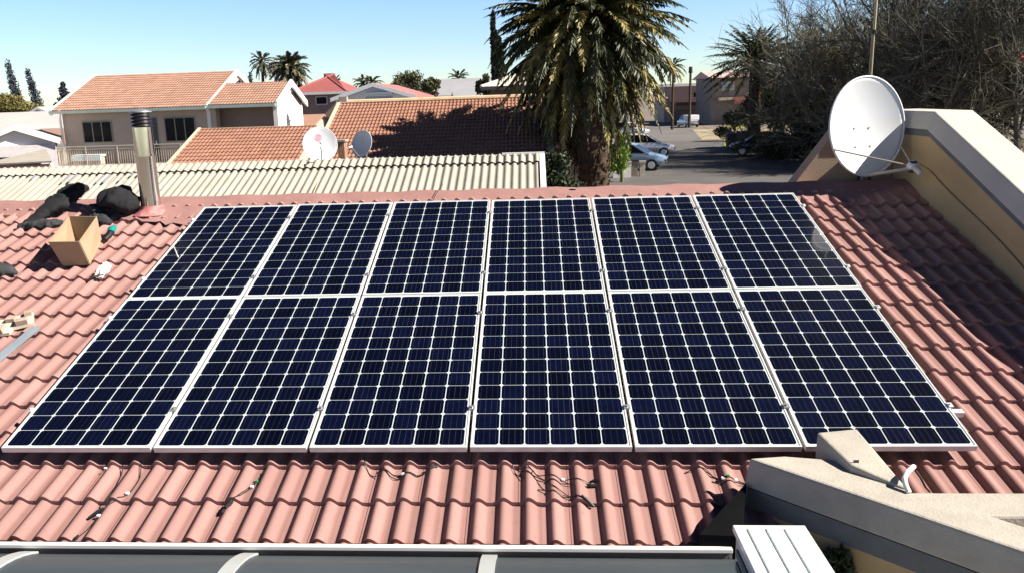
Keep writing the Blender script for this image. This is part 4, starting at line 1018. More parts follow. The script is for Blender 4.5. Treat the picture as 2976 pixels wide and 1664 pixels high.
# ---------------------------------------------------------------- far houses in the middle
M_redroof = mat('red_roof', (0.27, 0.078, 0.074), 0.75, 0.1, 1.5)
M_redroof2 = mat('coral_roof', (0.36, 0.14, 0.135), 0.75, 0.08, 1.5)
y = 62
hip_house('red_hip_house', 'brown house with a red hipped roof behind the balcony house wing', by(862, 270, y).x, by(992, 270, y).x, y, y + 8, 0, by(920, 268, y - .5).z, by(915, 218, y + 4).z, 2.2, mat('brown_wall', (0.26, 0.19, 0.16), 0.9, 0.15, 1.5), M_redroof,
          windows=[(by(920, 300, y).x, by(950, 300, y).x, by(930, 303, y).z, by(930, 283, y).z, 1)])
y = 46
o = gable_house('pale_blue_house', 'pale blue gable fronted house with a coral roof slope, left of the dark trees', by(975, 290, y).x, by(1200, 290, y).x, y, y + 9, 0, by(1000, 282, y).z, by(1068, 243, y).z, mat('blue_wall', (0.50, 0.56, 0.60), 0.9, 0.04, 1), M_redroof2, ov=.25, ridge='y', fascia=mat('pale_blue_trim', (0.60, 0.62, 0.64), 0.7))
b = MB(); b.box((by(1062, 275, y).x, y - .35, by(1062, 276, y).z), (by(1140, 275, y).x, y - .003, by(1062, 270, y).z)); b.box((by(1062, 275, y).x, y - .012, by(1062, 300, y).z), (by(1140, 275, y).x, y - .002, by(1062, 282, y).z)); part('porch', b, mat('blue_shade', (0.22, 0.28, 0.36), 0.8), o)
y = 48
gable_house('pink_roof_house', 'low pink tiled roof between the white gable and the palm shadow roof', by(868, 350, y).x, by(962, 350, y).x, y - 5, y, 0, by(900, 364, y - 5).z, by(900, 334, y - 2.5).z, M_cream, M_tile3, ov=.2)
y = 80
gable_house('slate_roof_house', 'far house with a plain slate grey roof between the dark trees and the cypress', by(1262, 270, y).x, by(1445, 270, y).x, y, y + 10, 0, by(1350, 279, y).z, by(1350, 229, y + 5).z, M_cream, mat('slate_roof', (0.27, 0.27, 0.29), 0.8, 0.08, .5), ov=.3)
gable_house('white_porch', 'small white gabled porch in front of the slate grey roof', by(1264, 275, y - 3).x, by(1305, 275, y - 3).x, y - 3, y - .6, 0, by(1290, 276, y - 3).z, by(1300, 262, y - 3).z, M_whitewall, mat('slate_roof', None), ov=.2, cat='porch')
y = 44
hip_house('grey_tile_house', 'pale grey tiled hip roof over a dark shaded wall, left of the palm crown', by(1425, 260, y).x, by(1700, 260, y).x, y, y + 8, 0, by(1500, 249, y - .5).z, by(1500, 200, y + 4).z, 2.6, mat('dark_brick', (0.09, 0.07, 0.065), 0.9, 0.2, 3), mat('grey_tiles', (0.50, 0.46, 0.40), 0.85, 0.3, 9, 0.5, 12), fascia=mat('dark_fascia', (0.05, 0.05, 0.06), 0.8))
# porch next to the palm
y = 27.3
pc = thing('side_porch', 'grey roofed side porch with a white beam and post left of the palm trunk', 'porch', (by(1640, 470, y).x, y, 0))
x0 = by(1598, 430, y).x; x1 = by(1684, 430, y).x; zb_ = by(1640, 431, y).z; zt_ = by(1640, 421, y).z
b = MB(); b.box((x0, y, zb_), (x1, y + .12, zt_)); part('beam', b, M_white, pc)
b = MB(); b.box((x0, y + .005, 0), (x0 + .16, y + .115, zb_ - .002)); part('post', b, M_white, pc)
b = MB(); plane_roof(b, x0 - .0, x1 + .1, y + .01, zt_ + .10, y + 3, zt_ + .55, .08); part('roof', b, mat('blue_grey_roof', (0.20, 0.24, 0.28), 0.7, 0.1, 2), pc)
b = MB(); b.box((x0 + .2, y + 2.2, 0), (x1 + .8, y + 2.4, zt_)); part('wall', b, mat('dark_brick', None), pc)

# ---------------------------------------------------------------- plants
M_palm = mat('palm_green', (0.038, 0.044, 0.013), 0.5, 0.3, 1.5, island=0.5)
M_palm2 = mat('palm_olive', (0.215, 0.178, 0.056), 0.55, 0.25, 1.5, island=0.45)
M_palm3 = mat('palm_dead', (0.10, 0.068, 0.034), 0.8, 0.3, 1.5, island=0.5)
M_trunk = mat('palm_trunk', (0.050, 0.030, 0.017), 0.95, 0.4, 9, 0.9, 14, stretch=(1, 1, 2))
def fronds(base, n, L0, seed, emax=82, emin=-62, stations=34, lw=.05, ll=.55, droop=70, dead=.12, olive=.35, lm=.93, plume=False):
    q = random.Random(seed); b = MB(); base = Vector(base)
    for i in range(n):
        f_ = (i + .5) / n
        e = R(emax + (emin - emax) * f_ ** .85) + R(q.uniform(-7, 7)); a = i * 2.39996 + q.uniform(-.15, .15)
        L_ = L0 * q.uniform(.82, 1.08) * (lm + .48 * f_ if f_ > .15 else .75 + 1.6 * f_)
        dr = R(droop) * q.uniform(.75, 1.2) * (1.0 if e > -.3 else .45)
        mi = 2 if (f_ > 1 - dead and q.random() < .75) else (1 if q.random() < olive + .35 * (f_ - .5) else 0)
        h = Vector((math.cos(a), math.sin(a), 0)); side = Vector((-math.sin(a), math.cos(a), 0))
        p = base + h * .18 + ZV * q.uniform(-.1, .15) - ZV * .5 * f_; pts = [p]; tans = []
        for s_ in range(stations):
            t = s_ / stations; ee = e - dr * t ** 1.3; ee = max(ee, R(-88)); d = h * math.cos(ee) + ZV * math.sin(ee); tans.append(d); p = p + d * (L_ / stations); pts.append(p)
        tans.append(tans[-1])
        tw = q.uniform(-.35, .35)
        b.tube(pts[::4] + [pts[-1]], [.035 * (1 - k / (stations / 4 + 2)) + .006 for k in range(len(pts[::4]) + 1)], 3, mi if mi else 0, cap=False)
        for s_ in range(int(stations * .12), stations + 1):
            t = s_ / stations; ln = ll * (math.sin(math.pi * min(1, .12 + t * .93)) ** .55) * (1 if t < .9 else .75) * (L0 / 4)
            d = tans[s_]; nr = side.cross(d).normalized()
            for sg in (-1, 1):
                for sub in (0, .5):
                    p = pts[min(s_, stations)] + d * (L_ / stations) * sub
                    if plume and q.random() < .06: continue
                    v = (side * sg * (q.uniform(.45, .7) if plume else q.uniform(.55, .85)) + d * q.uniform(.55, .85) + nr * (q.uniform(-.1, .5) if mi == 0 else q.uniform(-.45, .25)) + ZV * q.uniform(-.35, -.02)).normalized()
                    l2 = ln * q.uniform(.8, 1.15); wv = (d * .8 + nr * q.uniform(-.6, .6)).normalized() * lw * .5
                    b.add([p - wv, p + wv, p + v * l2 * .6 + wv * .8 - ZV * .02 * l2, p + v * l2 - ZV * .10 * l2, p + v * l2 * .6 - wv * .8 - ZV * .02 * l2], [(0, 1, 2, 3, 4)], mi)
    return b
pb = dist(1729, 500, 30); pb.z = 0
pt = dist(1702, 60, 30)
big_palm = thing('palm_tree', 'huge date palm with a dense drooping crown and thick trunk beyond the roof ridge', 'palm tree', pb)
b = MB(); path = []; rad = []
for i in range(40):
    z = i / 39 * (pt.z - .3); path.append((pb.x + (pt.x - pb.x) * (i / 39) ** 2, pb.y, z)); rad.append(.48 + .05 * (i % 2) + (.12 * max(0, (i - 22) / 17)))
b.tube(path, rad, 22)
for i in range(520):     # leaf bases
    t = rnd.random() ** .8; z = t * (pt.z - .8); a = rnd.uniform(0, 6.283); r_ = .50 + .12 * max(0, t - .55)
    c = Vector((pb.x + (pt.x - pb.x) * t * t + r_ * math.cos(a), pb.y + r_ * math.sin(a), z)); h = Vector((math.cos(a), math.sin(a), 0)); s_ = Vector((-h.y, h.x, 0)) * .085
    b.add([c - s_ - h * .05, c + s_ - h * .05, c + s_ * .5 + h * .09 + ZV * .10, c - s_ * .5 + h * .09 + ZV * .10, c + h * .02 + ZV * .02 - ZV * .12], [(0, 1, 2, 3), (0, 3, 4), (1, 4, 2), (2, 4, 3)])
part('trunk', b, M_trunk, big_palm, smooth=False)
part('crown', fronds(pt, 430, 3.35, 11, emax=80, emin=-84, droop=70, ll=.52, lw=.085, stations=34, dead=.14, olive=.40, plume=True), [M_palm, M_palm2, M_palm3], big_palm)

part('dry_skirt', fronds(pt - ZV * .4, 110, 3.7, 23, emax=-38, emin=-88, droop=60, ll=.50, lw=.08, stations=30, dead=.45, olive=.5, plume=True), [M_palm, M_palm2, M_palm3], big_palm)
def ptree(name, label, base, top, r0, n, L_, seed, group=None, m_=None, **kw):
    o = thing(name, label, 'palm tree', base, group)
    b = MB(); k = 14; b.tube([Vector(base).lerp(Vector(top), i / k) for i in range(k + 1)], [r0 * (1.15 - .3 * i / k) + r0 * .06 * (i % 2) for i in range(k + 1)], 10); part('trunk', b, M_trunk, o)
    part('crown', fronds(top, n, L_, seed, **kw), m_ or [M_palm, M_palm2, M_palm3], o); return o
def gpt(u, v, d):
    p = dist(u, v, d); p.z = gz(p.y); return p
M_pf = [mat('far_palm', (0.055, 0.065, 0.035), 0.6, 0.3, 1, island=.4), mat('far_palm_olive', (0.13, 0.12, 0.06), 0.6, 0.3, 1, island=.4), mat('far_palm_dead', (0.19, 0.15, 0.10), 0.8, 0.3, 1, island=.4)]
ptree('palm_tree', 'broad bushy palm standing tallest above the red hipped roof', gpt(845, 240, 75), dist(843, 188, 75), .35, 70, 1.75, 3, 'palms on the skyline', M_pf, emin=-75, stations=14, ll=.9, lw=.16, dead=.35)
ptree('palm_tree', 'slim palm with a small tuft left of the broad bushy palm', gpt(762, 240, 80), dist(760, 172, 80), .14, 34, 1.1, 4, 'palms on the skyline', M_pf, emin=-70, stations=12, ll=.9, lw=.14)
ptree('palm_tree', 'palm with stiff spreading fronds half hidden by the bare thicket', gpt(2195, 300, 56), dist(2196, 165, 56), .40, 80, 2.9, 5, None, None, emax=85, emin=-35, stations=22, ll=.55, lw=.07, droop=45, dead=.0, olive=.1)
ptree('palm_tree', 'far slender palm with a ragged head right of the big palm crown', gpt(1955, 300, 95), dist(1957, 186, 95), .14, 26, 1.4, 8, 'palms on the skyline', M_pf, emin=-80, stations=12, ll=.8, lw=.16, dead=.3)
for i, (u, v, d, L_, lab) in enumerate(((1055, 237, 100, 1.3, 'small palm head directly behind the pale blue gable, the left one'), (1080, 236, 100, 1.3, 'small palm head directly behind the pale blue gable, the right one'), (1332, 222, 110, 1.5, 'small dark palm head above the slate grey roof'), (972, 238, 95, 1.0, 'small palm head poking over the red hipped roof on its right'))):
    ptree('palm_tree', lab, gpt(u, 240, d), dist(u, v, d), .2, 26, L_, 30 + i, 'palms on the skyline', M_pf, emin=-50, stations=12, ll=.8, lw=.16)

def leafy(name, label, cat, base, cl, n, size, m_, seed, trunk=.15, group=None):
    o = thing(name, label, cat, base, group); base = Vector(base)
    top_ = Vector((sum(c[0] for c in cl) / len(cl), sum(c[1] for c in cl) / len(cl), sum(c[2] for c in cl) / len(cl)))
    b = MB(); b.tube([base, base.lerp(top_, .5) + Vector((trunk, 0, 0)), top_], [trunk, trunk * .8, trunk * .3], 7)
    for c in cl[:6]: b.tube([base.lerp(top_, .55), Vector(c[:3])], [trunk * .5, trunk * .15], 5)
    part('trunk', b, mat('bark', (0.07, 0.055, 0.042), 0.9, 0.3, 5), o); part('crown', leaf_mb(cl, n, size, seed), m_, o); return o
def clumps(cx_, cy2, cz, rx, ry, rz, k, seed, cs=.45):
    q = random.Random(seed); out = []
    for i in range(k):
        a = q.uniform(0, 6.28); e = q.uniform(-1, 1); rr = q.random() ** .5 * (1 - cs * .7)
        f_ = math.sqrt(1 - e * e); s_ = cs * q.uniform(.7, 1.25)
        out.append((cx_ + rx * rr * math.cos(a) * f_, cy2 + ry * rr * math.sin(a) * f_, cz + rz * rr * e, rx * s_, ry * s_, rz * s_))
    return out
M_olive = mat('olive_leaf', (0.145, 0.125, 0.035), 0.7, 0.3, .8, island=.45)
M_mid = mat('mid_leaf', (0.060, 0.062, 0.026), 0.7, 0.3, .8, island=.5)
M_cyp = mat('cypress_leaf', (0.018, 0.028, 0.014), 0.8, 0.3, 1, island=.5)
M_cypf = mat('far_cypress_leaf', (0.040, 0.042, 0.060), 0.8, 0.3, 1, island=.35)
p = dist(70, 300, 80)
leafy('olive_tree', 'broad olive green tree crown at the left edge below the two cypresses', 'tree', gpt(70, 300, 80), clumps(p.x - 1.6, p.y, p.z - .25, 4.2, 2.5, 1.25, 14, 3), 9000, .22, M_olive, 4, .2)
def cypress(label, u, vt, vb, d, w_, seed, lean=0.0, m_=M_cyp, n=5000, size=.22, group='cypresses'):
    t = dist(u, vt, d); bt = dist(u, vb, d); g = gz(t.y); H = t.z - g; cl = []
    for i in range(9):
        f_ = i / 8; cl.append((t.x - lean * (1 - f_), t.y, g + H * (.08 + .88 * f_), w_ * (1.0 - .62 * f_ ** 1.6), w_ * (1 - .62 * f_ ** 1.6), H * .10))
    o = thing('cypress', label, 'cypress', (bt.x, bt.y, g), group); b = MB(); b.tube([(t.x - lean, t.y, g), (t.x, t.y, t.z - .5)], [.15, .03], 6); part('trunk', b, M_trunk, o)
    part('crown', leaf_mb(cl, n, size, seed, up=1.2), m_, o)
cypress('tall dark cypress column standing closest to the palm crown', 1432, 52, 235, 60, .48, 1, -.35, n=9000, size=.26)
cypress('shorter dark cypress leaning against the tall column', 1450, 122, 235, 59, .52, 2, -.3, n=7000, size=.26)
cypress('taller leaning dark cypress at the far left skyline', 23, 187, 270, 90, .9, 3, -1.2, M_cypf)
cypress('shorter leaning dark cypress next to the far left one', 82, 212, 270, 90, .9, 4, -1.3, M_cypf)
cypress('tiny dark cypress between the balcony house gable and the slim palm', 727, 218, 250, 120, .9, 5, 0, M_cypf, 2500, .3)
p = dist(186, 270, 95)
o = thing('conifer', 'grey green conifer just left of the balcony house roof', 'tree', gpt(186, 280, 95)); g = gz(p.y)
b = MB(); b.tube([(p.x, p.y, g), (p.x, p.y, p.z + 1.2)], [.2, .03], 6); part('trunk', b, M_trunk, o)
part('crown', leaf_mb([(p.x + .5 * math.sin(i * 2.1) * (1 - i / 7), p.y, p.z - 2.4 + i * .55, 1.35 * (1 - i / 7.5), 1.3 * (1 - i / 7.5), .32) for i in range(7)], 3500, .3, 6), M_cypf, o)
for i, (u, v, d, rx, rz, m_, lab) in enumerate(((1185, 238, 75, 1.5, 1.35, M_mid, 'dark rounded tree tallest of the clump right of the pale blue house'), (1245, 252, 72, 1.5, .95, M_mid, 'lower olive brown tree on the right of the same dark clump'), (1160, 262, 70, .9, .6, M_mid, 'low bush at the left foot of the dark tree clump'),
                                               (1405, 255, 62, .8, 1.1, M_mid, 'spiky green bush in front of the slate grey roof beside the cypress'), (805, 205, 85, 1.1, 1.2, mat('dry_leaf', (0.26, 0.20, 0.17), 0.8, 0.2, 1, island=.4), 'thin pinkish leafless tree between the two left skyline palms'))):
    p = dist(u, v, d)
    leafy('bushy_tree', lab, 'tree', gpt(u, v + 40, d), clumps(p.x, p.y, p.z, rx, rx, rz, 8, 20 + i), 2600 if i != 4 else 500, .24, m_, 20 + i, .12, 'trees on the skyline')

# bare thicket on the right
def bare_tree(name, label, base, H, seed, spread=.9, limbs=9, m_=None, lean=(0, 0), n3=9, n4=7, rt=.22, up=.5):
    q = np.random.default_rng(seed); segs = []
    base = np.array(base, float)
    def grow(p, d, L_, r_, lev):
        k = 4 if lev < 3 else 2; pts = [p]; dd = d.copy()
        for i in range(k):
            dd = dd + q.normal(size=3) * (.12 + .05 * lev) + np.array([0, 0, .04 * up]); dd /= np.linalg.norm(dd); p = p + dd * L_ / k; pts.append(p)
        segs.append((pts, r_, r_ * .45))
        if lev >= 4: return
        cnt = (limbs, 7, n3, n4)[lev]
        for i in range(cnt):
            t = q.uniform(.25, 1.0) if lev else q.uniform(.35, 1.0)
            j = min(int(t * k), k - 1); o_ = pts[j] + (pts[j + 1] - pts[j]) * (t * k - j)
            nd = dd + q.normal(size=3) * (spread if lev == 0 else .55); nd[2] += up * (.5 if lev else .35); nd /= np.linalg.norm(nd)
            grow(o_, nd, L_ * (q.uniform(.9, 1.5) if lev == 0 else q.uniform(.45, .75)), max(r_ * .5, .009), lev + 1)
    grow(base, np.array([lean[0], lean[1], 1.0]), H * .32, rt, 0)
    V = []; F = []
    for pts, r0_, r1_ in segs:
        k = len(pts); o_ = len(V); ns = 3 if r0_ < .05 else 5
        d = pts[-1] - pts[0]; a = np.cross(d, [0.3, .2, 1.0]); a /= np.linalg.norm(a) + 1e-9; c = np.cross(d, a); c /= np.linalg.norm(c) + 1e-9
        for i, p in enumerate(pts):
            r_ = r0_ + (r1_ - r0_) * i / (k - 1)
            for j in range(ns):
                an = 2 * math.pi * j / ns; V.append(p + r_ * (a * math.cos(an) + c * math.sin(an)))
        for i in range(k - 1):
            for j in range(ns): F.append((o_ + i * ns + j, o_ + i * ns + (j + 1) % ns, o_ + (i + 1) * ns + (j + 1) % ns, o_ + (i + 1) * ns + j))
    tr = MB()
    b = MB(); b.v = [tuple(v) for v in V]; b.f = F; b.mi = [0] * len(F)
    o = thing(name, label, 'tree', base); part('branches', b, m_, o)
    return o
M_twig = mat('bare_twig', (0.112, 0.100, 0.070), 0.9, 0.3, .5, island=.5)
M_twig2 = mat('grey_twig', (0.098, 0.094, 0.076), 0.9, 0.3, .5, island=.5)
bare_tree('bare_tree', 'leafless tree with upswept twigs left of the large dish, reaching over the far palm', gpt(2470, 300, 50), 11, 2, limbs=12, m_=M_twig, rt=.2, n3=10, n4=8)
bare_tree('bare_tree', 'dense leafless tree directly behind the antenna mast', gpt(2560, 300, 46), 12.5, 5, limbs=12, m_=M_twig2, rt=.22, n3=10, n4=8)
bare_tree('bare_tree', 'dense leafless tree above the parapet at the right edge', gpt(2790, 300, 43), 12.5, 9, limbs=12, m_=M_twig, rt=.22, n3=10, n4=8)
bare_tree('bare_tree', 'leafless tree at the far right edge behind the sloping parapet', gpt(2960, 300, 41), 11.5, 14, limbs=11, m_=M_twig2, rt=.2, n3=10, n4=8)
M_under = mat('thicket_leaf', (0.045, 0.055, 0.022), 0.8, 0.35, .5, island=.5)
for i, (u, v, d, rx, rz, lab) in enumerate(((2270, 300, 60, 2.9, 2.6, 'dark evergreen in the street thicket, closest to the far palm'), (2420, 290, 56, 3.8, 4.0, 'dark evergreen mass left of and behind the large dish'), (2600, 200, 56, 4.8, 5.4, 'tall evergreen behind the bare twigs above the cross wall'), (2860, 200, 54, 5.2, 5.6, 'tall evergreen behind the bare twigs at the right edge'), (2330, 440, 50, 2.6, 1.6, 'low dark bush by the road left of the cross wall'), (2500, 400, 47, 2.6, 1.7, 'dark green undergrowth behind the large dish below the bare twigs'), (2760, 270, 46, 3.0, 1.8, 'dark green undergrowth right of the dish above the level coping'))):
    p = dist(u, v, d)
    leafy('evergreen_tree', lab, 'tree', gpt(u, v, d), clumps(p.x, p.y, p.z, rx, rx * .7, rz, 20, 60 + i, .34), 13000, .26, M_under, 60 + i, .2, 'evergreens in the thicket')
p = dist(2135, 345, 70)
leafy('clipped_tree', 'very dark dense tree in front of the brown brick building', 'tree', gpt(2125, 400, 70), clumps(p.x, p.y, p.z, 1.35, 1.2, .95, 10, 77, .5) + [(p.x - .9, p.y, p.z - 1.1, .8, .8, .5), (p.x - .2, p.y, p.z - 1.9, .45, .45, .6)], 7000, .2, M_cyp, 77, .14)
p = dist(2950, 168, 40)
b = leaf_mb([(p.x + .35, p.y, p.z, .4, .1, .10)], 50, .14, 3)
tag(part('blossom', b, mat('red_petal', (0.70, 0.05, 0.06), 0.6), loc=p), 'small red blossom spot among the bare twigs at the right edge', 'blossom')
p = gpt(1808, 470, 40)
o = thing('banana_plant', 'bright green leafy plant right of the palm trunk beside the silver car', 'plant', (p.x, p.y, p.z))
q = dist(1806, 440, 40)
part('foliage', leaf_mb([(q.x, q.y, q.z, .42, .4, .75), (q.x - .2, q.y, q.z - .6, .5, .4, .5), (q.x + .15, q.y, q.z + .5, .3, .3, .4)], 500, .45, 12, up=1.0, asp=3.5), mat('bright_leaf', (0.13, 0.20, 0.03), 0.5, 0.3, 2, island=.5), o)
b = MB(); b.tube([p, (q.x, q.y, q.z)], [.10, .05], 6); part('stem', b, mat('stem_green', (0.10, 0.12, 0.04), 0.7), o)
for i, (u, v, d, rx, rz, lab) in enumerate(((1640, 520, 27, 1.0, .8, 'dark shaded shrub at the left foot of the palm trunk'), (1610, 480, 28.6, .7, .8, 'black green shrub under the side porch'))):
    p = dist(u, v, d)
    leafy('garden_shrub', lab, 'shrub', (p.x, p.y, 0), clumps(p.x, p.y, p.z - .2, rx, .7, rz, 7, 90 + i, .5), 2500, .16, M_leafdark, 90 + i, .05, 'shrubs by the palm')

# ---------------------------------------------------------------- street: vehicles, walls, pole, far buildings
def car(label, pos, heading, paint, scale=1.0, kind='hatch', group='vehicles in the street'):
    o = bpy.data.objects.new('parked_car', None); COL.objects.link(o); ORG[o] = Vector((0, 0, 0)); tag(o, label, 'car' if kind == 'hatch' else 'pickup', group)
    st = [(-2.0, .62, .80, .80), (-1.95, .45, .92, .92), (-1.55, .30, .95, 1.0), (-.9, .28, .93, .93), (0, .28, .92, .92), (.9, .28, .90, .90), (1.4, .30, .84, .84), (1.85, .35, .72, .72), (2.03, .45, .60, .60)]
    b = MB(); n = 8
    for (x, lo, be, _) in st:
        w_ = .84 if abs(x) < 1.6 else (.80 if abs(x) < 1.9 else .66)
        for (y, z) in ((-w_ * .93, lo), (-w_, lo + .12), (-w_, be - .12), (-w_ * .94, be), (w_ * .94, be), (w_, be - .12), (w_, lo + .12), (w_ * .93, lo)): b.v.append((x, y, z))
    for i in range(len(st) - 1):
        for j in range(n): b.f.append((i * n + j, i * n + (j + 1) % n, (i + 1) * n + (j + 1) % n, (i + 1) * n + j)); b.mi.append(0)
    b.f += [tuple(range(n)), tuple((len(st) - 1) * n + j for j in range(n))[::-1]]; b.mi += [0, 0]
    part('body', b, paint, o, smooth='x')
    prof = [(-1.85, .93), (-1.45, 1.36), (-.9, 1.46), (-.1, 1.47), (.35, 1.38), (1.15, .89)] if kind == 'hatch' else [(-.35, .93), (-.25, 1.45), (0, 1.55), (.55, 1.52), (1.15, .92)]
    b = MB()
    for (x, z) in prof: wz = .80 - .26 * (z - .9); b.v += [(x, -wz, z), (x, wz, z)]
    k = len(prof)
    for i in range(k - 1): b.f.append((2 * i, 2 * i + 1, 2 * i + 3, 2 * i + 2)); b.mi.append(0)
    b.f += [tuple(2 * i for i in range(k)), tuple(2 * i + 1 for i in range(k))[::-1]]; b.mi += [0, 0]
    part('cabin', b, paint, o)
    def inset(c, f_): 
        m_ = sum((Vector(p) for p in c), Vector()) / len(c); return [m_ + (Vector(p) - m_) * f_ for p in c]
    for sg in (-1, 1):
        c = [Vector((x, sg * (.805 - .26 * (z - .9)), z)) for x, z in prof]; b = MB(); b.poly(inset(c, .86)); part('side_window', b, M_dark, o)
    for i in (0, k - 2):
        (xa_, za_), (xb2, zb2) = prof[i], prof[i + 1]; wa, wb = .80 - .26 * (za_ - .9), .80 - .26 * (zb2 - .9); c = [Vector((xa_, -wa, za_)), Vector((xa_, wa, za_)), Vector((xb2, wb, zb2)), Vector((xb2, -wb, zb2))]
        nr = (c[1] - c[0]).cross(c[3] - c[0]).normalized(); nr = nr if nr.z > 0 else -nr
        b = MB(); b.poly([p_ + nr * .006 for p_ in inset(c, .88)]); part('windscreen' if i else 'rear_window', b, M_dark, o)
    for x in (-1.25, 1.28):
        for sg in (-1, 1):
            b = MB(); b.tube([(x, sg * .70, .31), (x, sg * .86, .31)], .31, 20); w_ = part('wheel', b, M_black, o, smooth='x')
            b = MB(); b.tube([(x, sg * .861, .31), (x, sg * .872, .31)], [.20, .17], 14); h3 = part('hubcap', b, M_alu, o); h3.parent = w_
    for sg in (-1, 1):
        b = MB(); b.box((1.90, sg * .55 - .13, .56), (2.02, sg * .55 + .13, .68)); part('headlight', b, M_tagw, o)
        b = MB(); b.box((-2.02, sg * .6 - .10, .62), (-1.93, sg * .6 + .10, .80)); part('taillight', b, mat('red_lamp', (0.4, 0.02, 0.02), 0.4), o)
    if kind == 'canopy':
        b = MB(); b.box((-1.95, -.78, .925), (-.40, .78, 1.55)); part('canopy', b, M_white, o, bevel=.05)
    o.location = pos; o.rotation_euler = (0, 0, heading); o.scale = (scale,) * 3
    return o
def paint(name, c): return mat(name, c, 0.25, 0.03, 3, metal=0.3, coat=0.6)
p = bz(1838, 496, GZ); car('silver blue hatchback parked in the road just right of the palm', (p.x - .1, p.y + .5, GZ + .012), R(-14), paint('silver_blue', (0.26, 0.36, 0.46)))
p = bz(1868, 462, GZ); car('white car parked behind the silver blue hatchback', (p.x + .3, p.y + 2.0, GZ + .012), R(-6), paint('white_car', (0.80, 0.80, 0.82)))
p = bz(2003, 371, GZ); car('white vehicle with a tall canopy far up the side road by the pole', (p.x, p.y + 1, GZ + .016), R(100), paint('van_blue', (0.40, 0.46, 0.52)), 0.92, 'canopy')
p = bz(2215, 452, GZ); car('dark teal car standing in the shade under the thicket', (p.x, p.y, GZ + .024), R(170), paint('dark_teal', (0.02, 0.05, 0.055)))
p = bz(1822, 400, GZ); car('white car mostly hidden behind the hanging palm fronds', (p.x, p.y, GZ + .012), R(-30), paint('white_car', None))
p = bz(1815, 558, GZ + .0)
y = p.y
wl = thing('boundary_wall', 'short cream boundary wall right of the palm trunk', 'wall', (by(1810, 545, 38).x, 38, gz(38)))
x0 = by(1782, 545, 38).x; x1 = by(1834, 545, 38).x
b = MB(); b.box((x0, 38, gz(38) - .1), (x1, 38.2, by(1810, 476, 38).z)); part('wall', b, M_whitewall, wl)
b = MB(); b.box((x0 - .03, 37.96, by(1810, 476, 38).z + .002), (x1 + .03, 38.24, by(1810, 473, 38).z + .03)); part('cap', b, M_asb, wl)
for i, (u, w_, vt, lab) in enumerate(((1843, .16, 470, 'weathered gate post nearest the cream boundary wall, with a dark top'), (1866, .13, 474, 'pale gate post standing at the road side of the darker post'))):
    xx = by(u, 545, 38.6).x; zt2 = by(u, vt, 38.6).z; o = thing('gate_post', lab, 'post', (xx, 38.6, gz(38.6)), 'gate posts by the road')
    b = MB(); b.box((xx - w_, 38.5, gz(38.6) - .1), (xx + w_, 38.75, zt2)); part('shaft', b, mat('post_tan' + '_b' * i, ((0.20, 0.16, 0.12), (0.42, 0.36, 0.28))[i], 0.9, 0.2, 4), o)
    b = MB(); b.box((xx - w_ - .04, 38.46, zt2 + .002), (xx + w_ + .04, 38.79, zt2 + .10)); part('cap', b, M_black if i == 0 else M_asb, o)
p = bz(2003, 372, GZ)
po = thing('utility_pole', 'dark wooden utility pole rising by the white vehicle in the side road', 'pole', p)
b = MB(); zt2 = by(2003, 205, p.y).z; b.tube([p, (p.x, p.y, zt2)], [.17, .13], 8); part('shaft', b, mat('pole_wood', (0.05, 0.04, 0.035), 0.9), po, smooth='x')
b = MB(); b.tube([(p.x, p.y, zt2 - .3), (p.x, p.y, zt2 + .4)], [.24, .2], 8); part('insulator', b, M_black, po)
b = MB(); b.tube([(p.x, p.y, zt2 - 1), (p.x + 6, p.y + 8, zt2 - 2.0), (p.x + 14, p.y + 20, zt2 - 2.2)], .04, 4); part('line', b, M_black, po)
for i, (u, vb, h_, lab) in enumerate(((2125, 434, 1.0, 'black wheelie bin on the verge, the one nearest the dark dense tree'), (2158, 437, 1.15, 'dark teal wheelie bin on the verge beside the dark teal car'))):
    p = bz(u, vb, GZ); o = thing('wheelie_bin', lab, 'bin', p, 'bins on the verge'); m_ = (M_black, mat('teal_bin', (0.02, 0.07, 0.065), 0.6))[i]
    b = MB(); b.hexa([(p.x - .30, p.y - .3, GZ + .06), (p.x + .30, p.y - .3, GZ + .06), (p.x + .30, p.y + .3, GZ + .06), (p.x - .30, p.y + .3, GZ + .06), (p.x - .40, p.y - .4, GZ + h_), (p.x + .40, p.y - .4, GZ + h_), (p.x + .40, p.y + .4, GZ + h_), (p.x - .40, p.y + .4, GZ + h_)]); part('tub', b, m_, o)
    b = MB(); b.hexa([(p.x - .43, p.y - .43, GZ + h_ + .002), (p.x + .43, p.y - .43, GZ + h_ + .002), (p.x + .43, p.y + .43, GZ + h_ + .002), (p.x - .43, p.y + .43, GZ + h_ + .002), (p.x - .3, p.y - .36, GZ + h_ + .14), (p.x + .3, p.y - .36, GZ + h_ + .14), (p.x + .36, p.y + .4, GZ + h_ + .16), (p.x - .36, p.y + .4, GZ + h_ + .16)]); part('lid', b, m_, o)
    b = MB(); b.tube([(p.x - .25, p.y + .3, GZ + .10), (p.x + .25, p.y + .3, GZ + .10)], .10, 10); part('wheel', b, M_black, o)
def X(u, v, y): return by(u, v, y).x
def Z(u, v, y): return by(u, v, y).z
y = 118
fb_ = thing('flat_roof_house', 'far cream flat roofed house with a white parapet behind the utility pole', 'house', (X(2000, 300, y), y, GZ))
b = MB(); b.box((X(1930, 300, y), y, GZ), (X(2068, 300, y), y + 9, Z(2000, 250, y))); part('wall', b, M_cream, fb_)
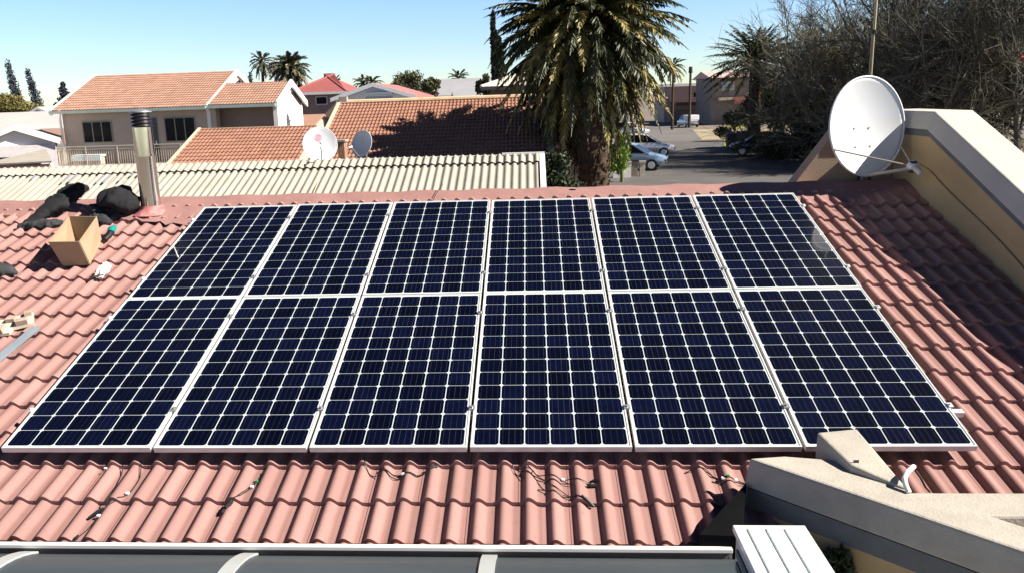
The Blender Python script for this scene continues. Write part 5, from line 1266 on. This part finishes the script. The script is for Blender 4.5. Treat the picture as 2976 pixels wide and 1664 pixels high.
b = MB(); b.box((X(1925, 300, y), y - .5, Z(2000, 251, y)), (X(2070, 300, y), y + 9, Z(2000, 243, y))); part('parapet', b, M_whitewall, fb_)
b = MB(); b.box((X(1950, 300, y), y - 4, Z(2000, 305, y)), (X(2075, 300, y), y - .01, Z(2000, 296, y))); part('carport_roof', b, mat('carport_red', (0.16, 0.07, 0.06), 0.8), fb_)
b = MB(); b.box((X(2047, 300, y), y - 3.9, GZ), (X(2064, 300, y), y - 2.5, Z(2000, 305.2, y))); part('column', b, M_whitewall, fb_)
window(fb_, X(2016, 280, y), X(2022, 280, y), Z(2016, 282, y), Z(2016, 270, y), y, 1, mat('grey_frame', None))
b = MB(); b.box((X(1955, 300, y), y - .06, GZ), (X(2040, 300, y), y - .004, Z(2000, 318, y))); part('garage_door', b, mat('garage_grey', (0.22, 0.19, 0.17), 0.8), fb_)
y = 104
bh = thing('brick_building', 'brown two storey brick building with a pinkish roof behind the far palm', 'building', (X(2140, 300, y), y, GZ))
b = MB(); b.box((X(2066, 300, y), y, GZ), (X(2290, 300, y), y + 10, Z(2100, 222, y))); part('wall', b, mat('mauve_brick', (0.20, 0.17, 0.155), 0.9, 0.12, 2), bh)
b = MB(); b.prism([(X(2060, 225, y), y - .8, Z(2100, 226, y)), (X(2060, 225, y), y + 11, Z(2100, 226, y)), (X(2060, 225, y), y + 5, Z(2100, 204, y))], (X(2300, 225, y) - X(2060, 225, y), 0, 0)); part('roof', b, mat('pink_far_roof', (0.50, 0.36, 0.34), 0.8), bh)
window(bh, X(2098, 260, y), X(2132, 260, y), Z(2100, 262, y), Z(2100, 240, y), y, 1, M_white, mat('sky_glass', (0.30, 0.36, 0.38), 0.3))
b = MB(); b.box((X(2085, 260, y), y - 1.2, Z(2100, 292, y)), (X(2240, 260, y), y - .004, Z(2100, 284, y))); part('balcony', b, mat('tan_balcony', (0.42, 0.34, 0.25), 0.9), bh)
b = MB(); b.box((X(2128, 260, y), y - 1.35, Z(2100, 303, y)), (X(2185, 260, y), y - 1.21, Z(2100, 284, y))); part('balcony_front', b, mat('rust_red', (0.30, 0.11, 0.08), 0.9), bh)
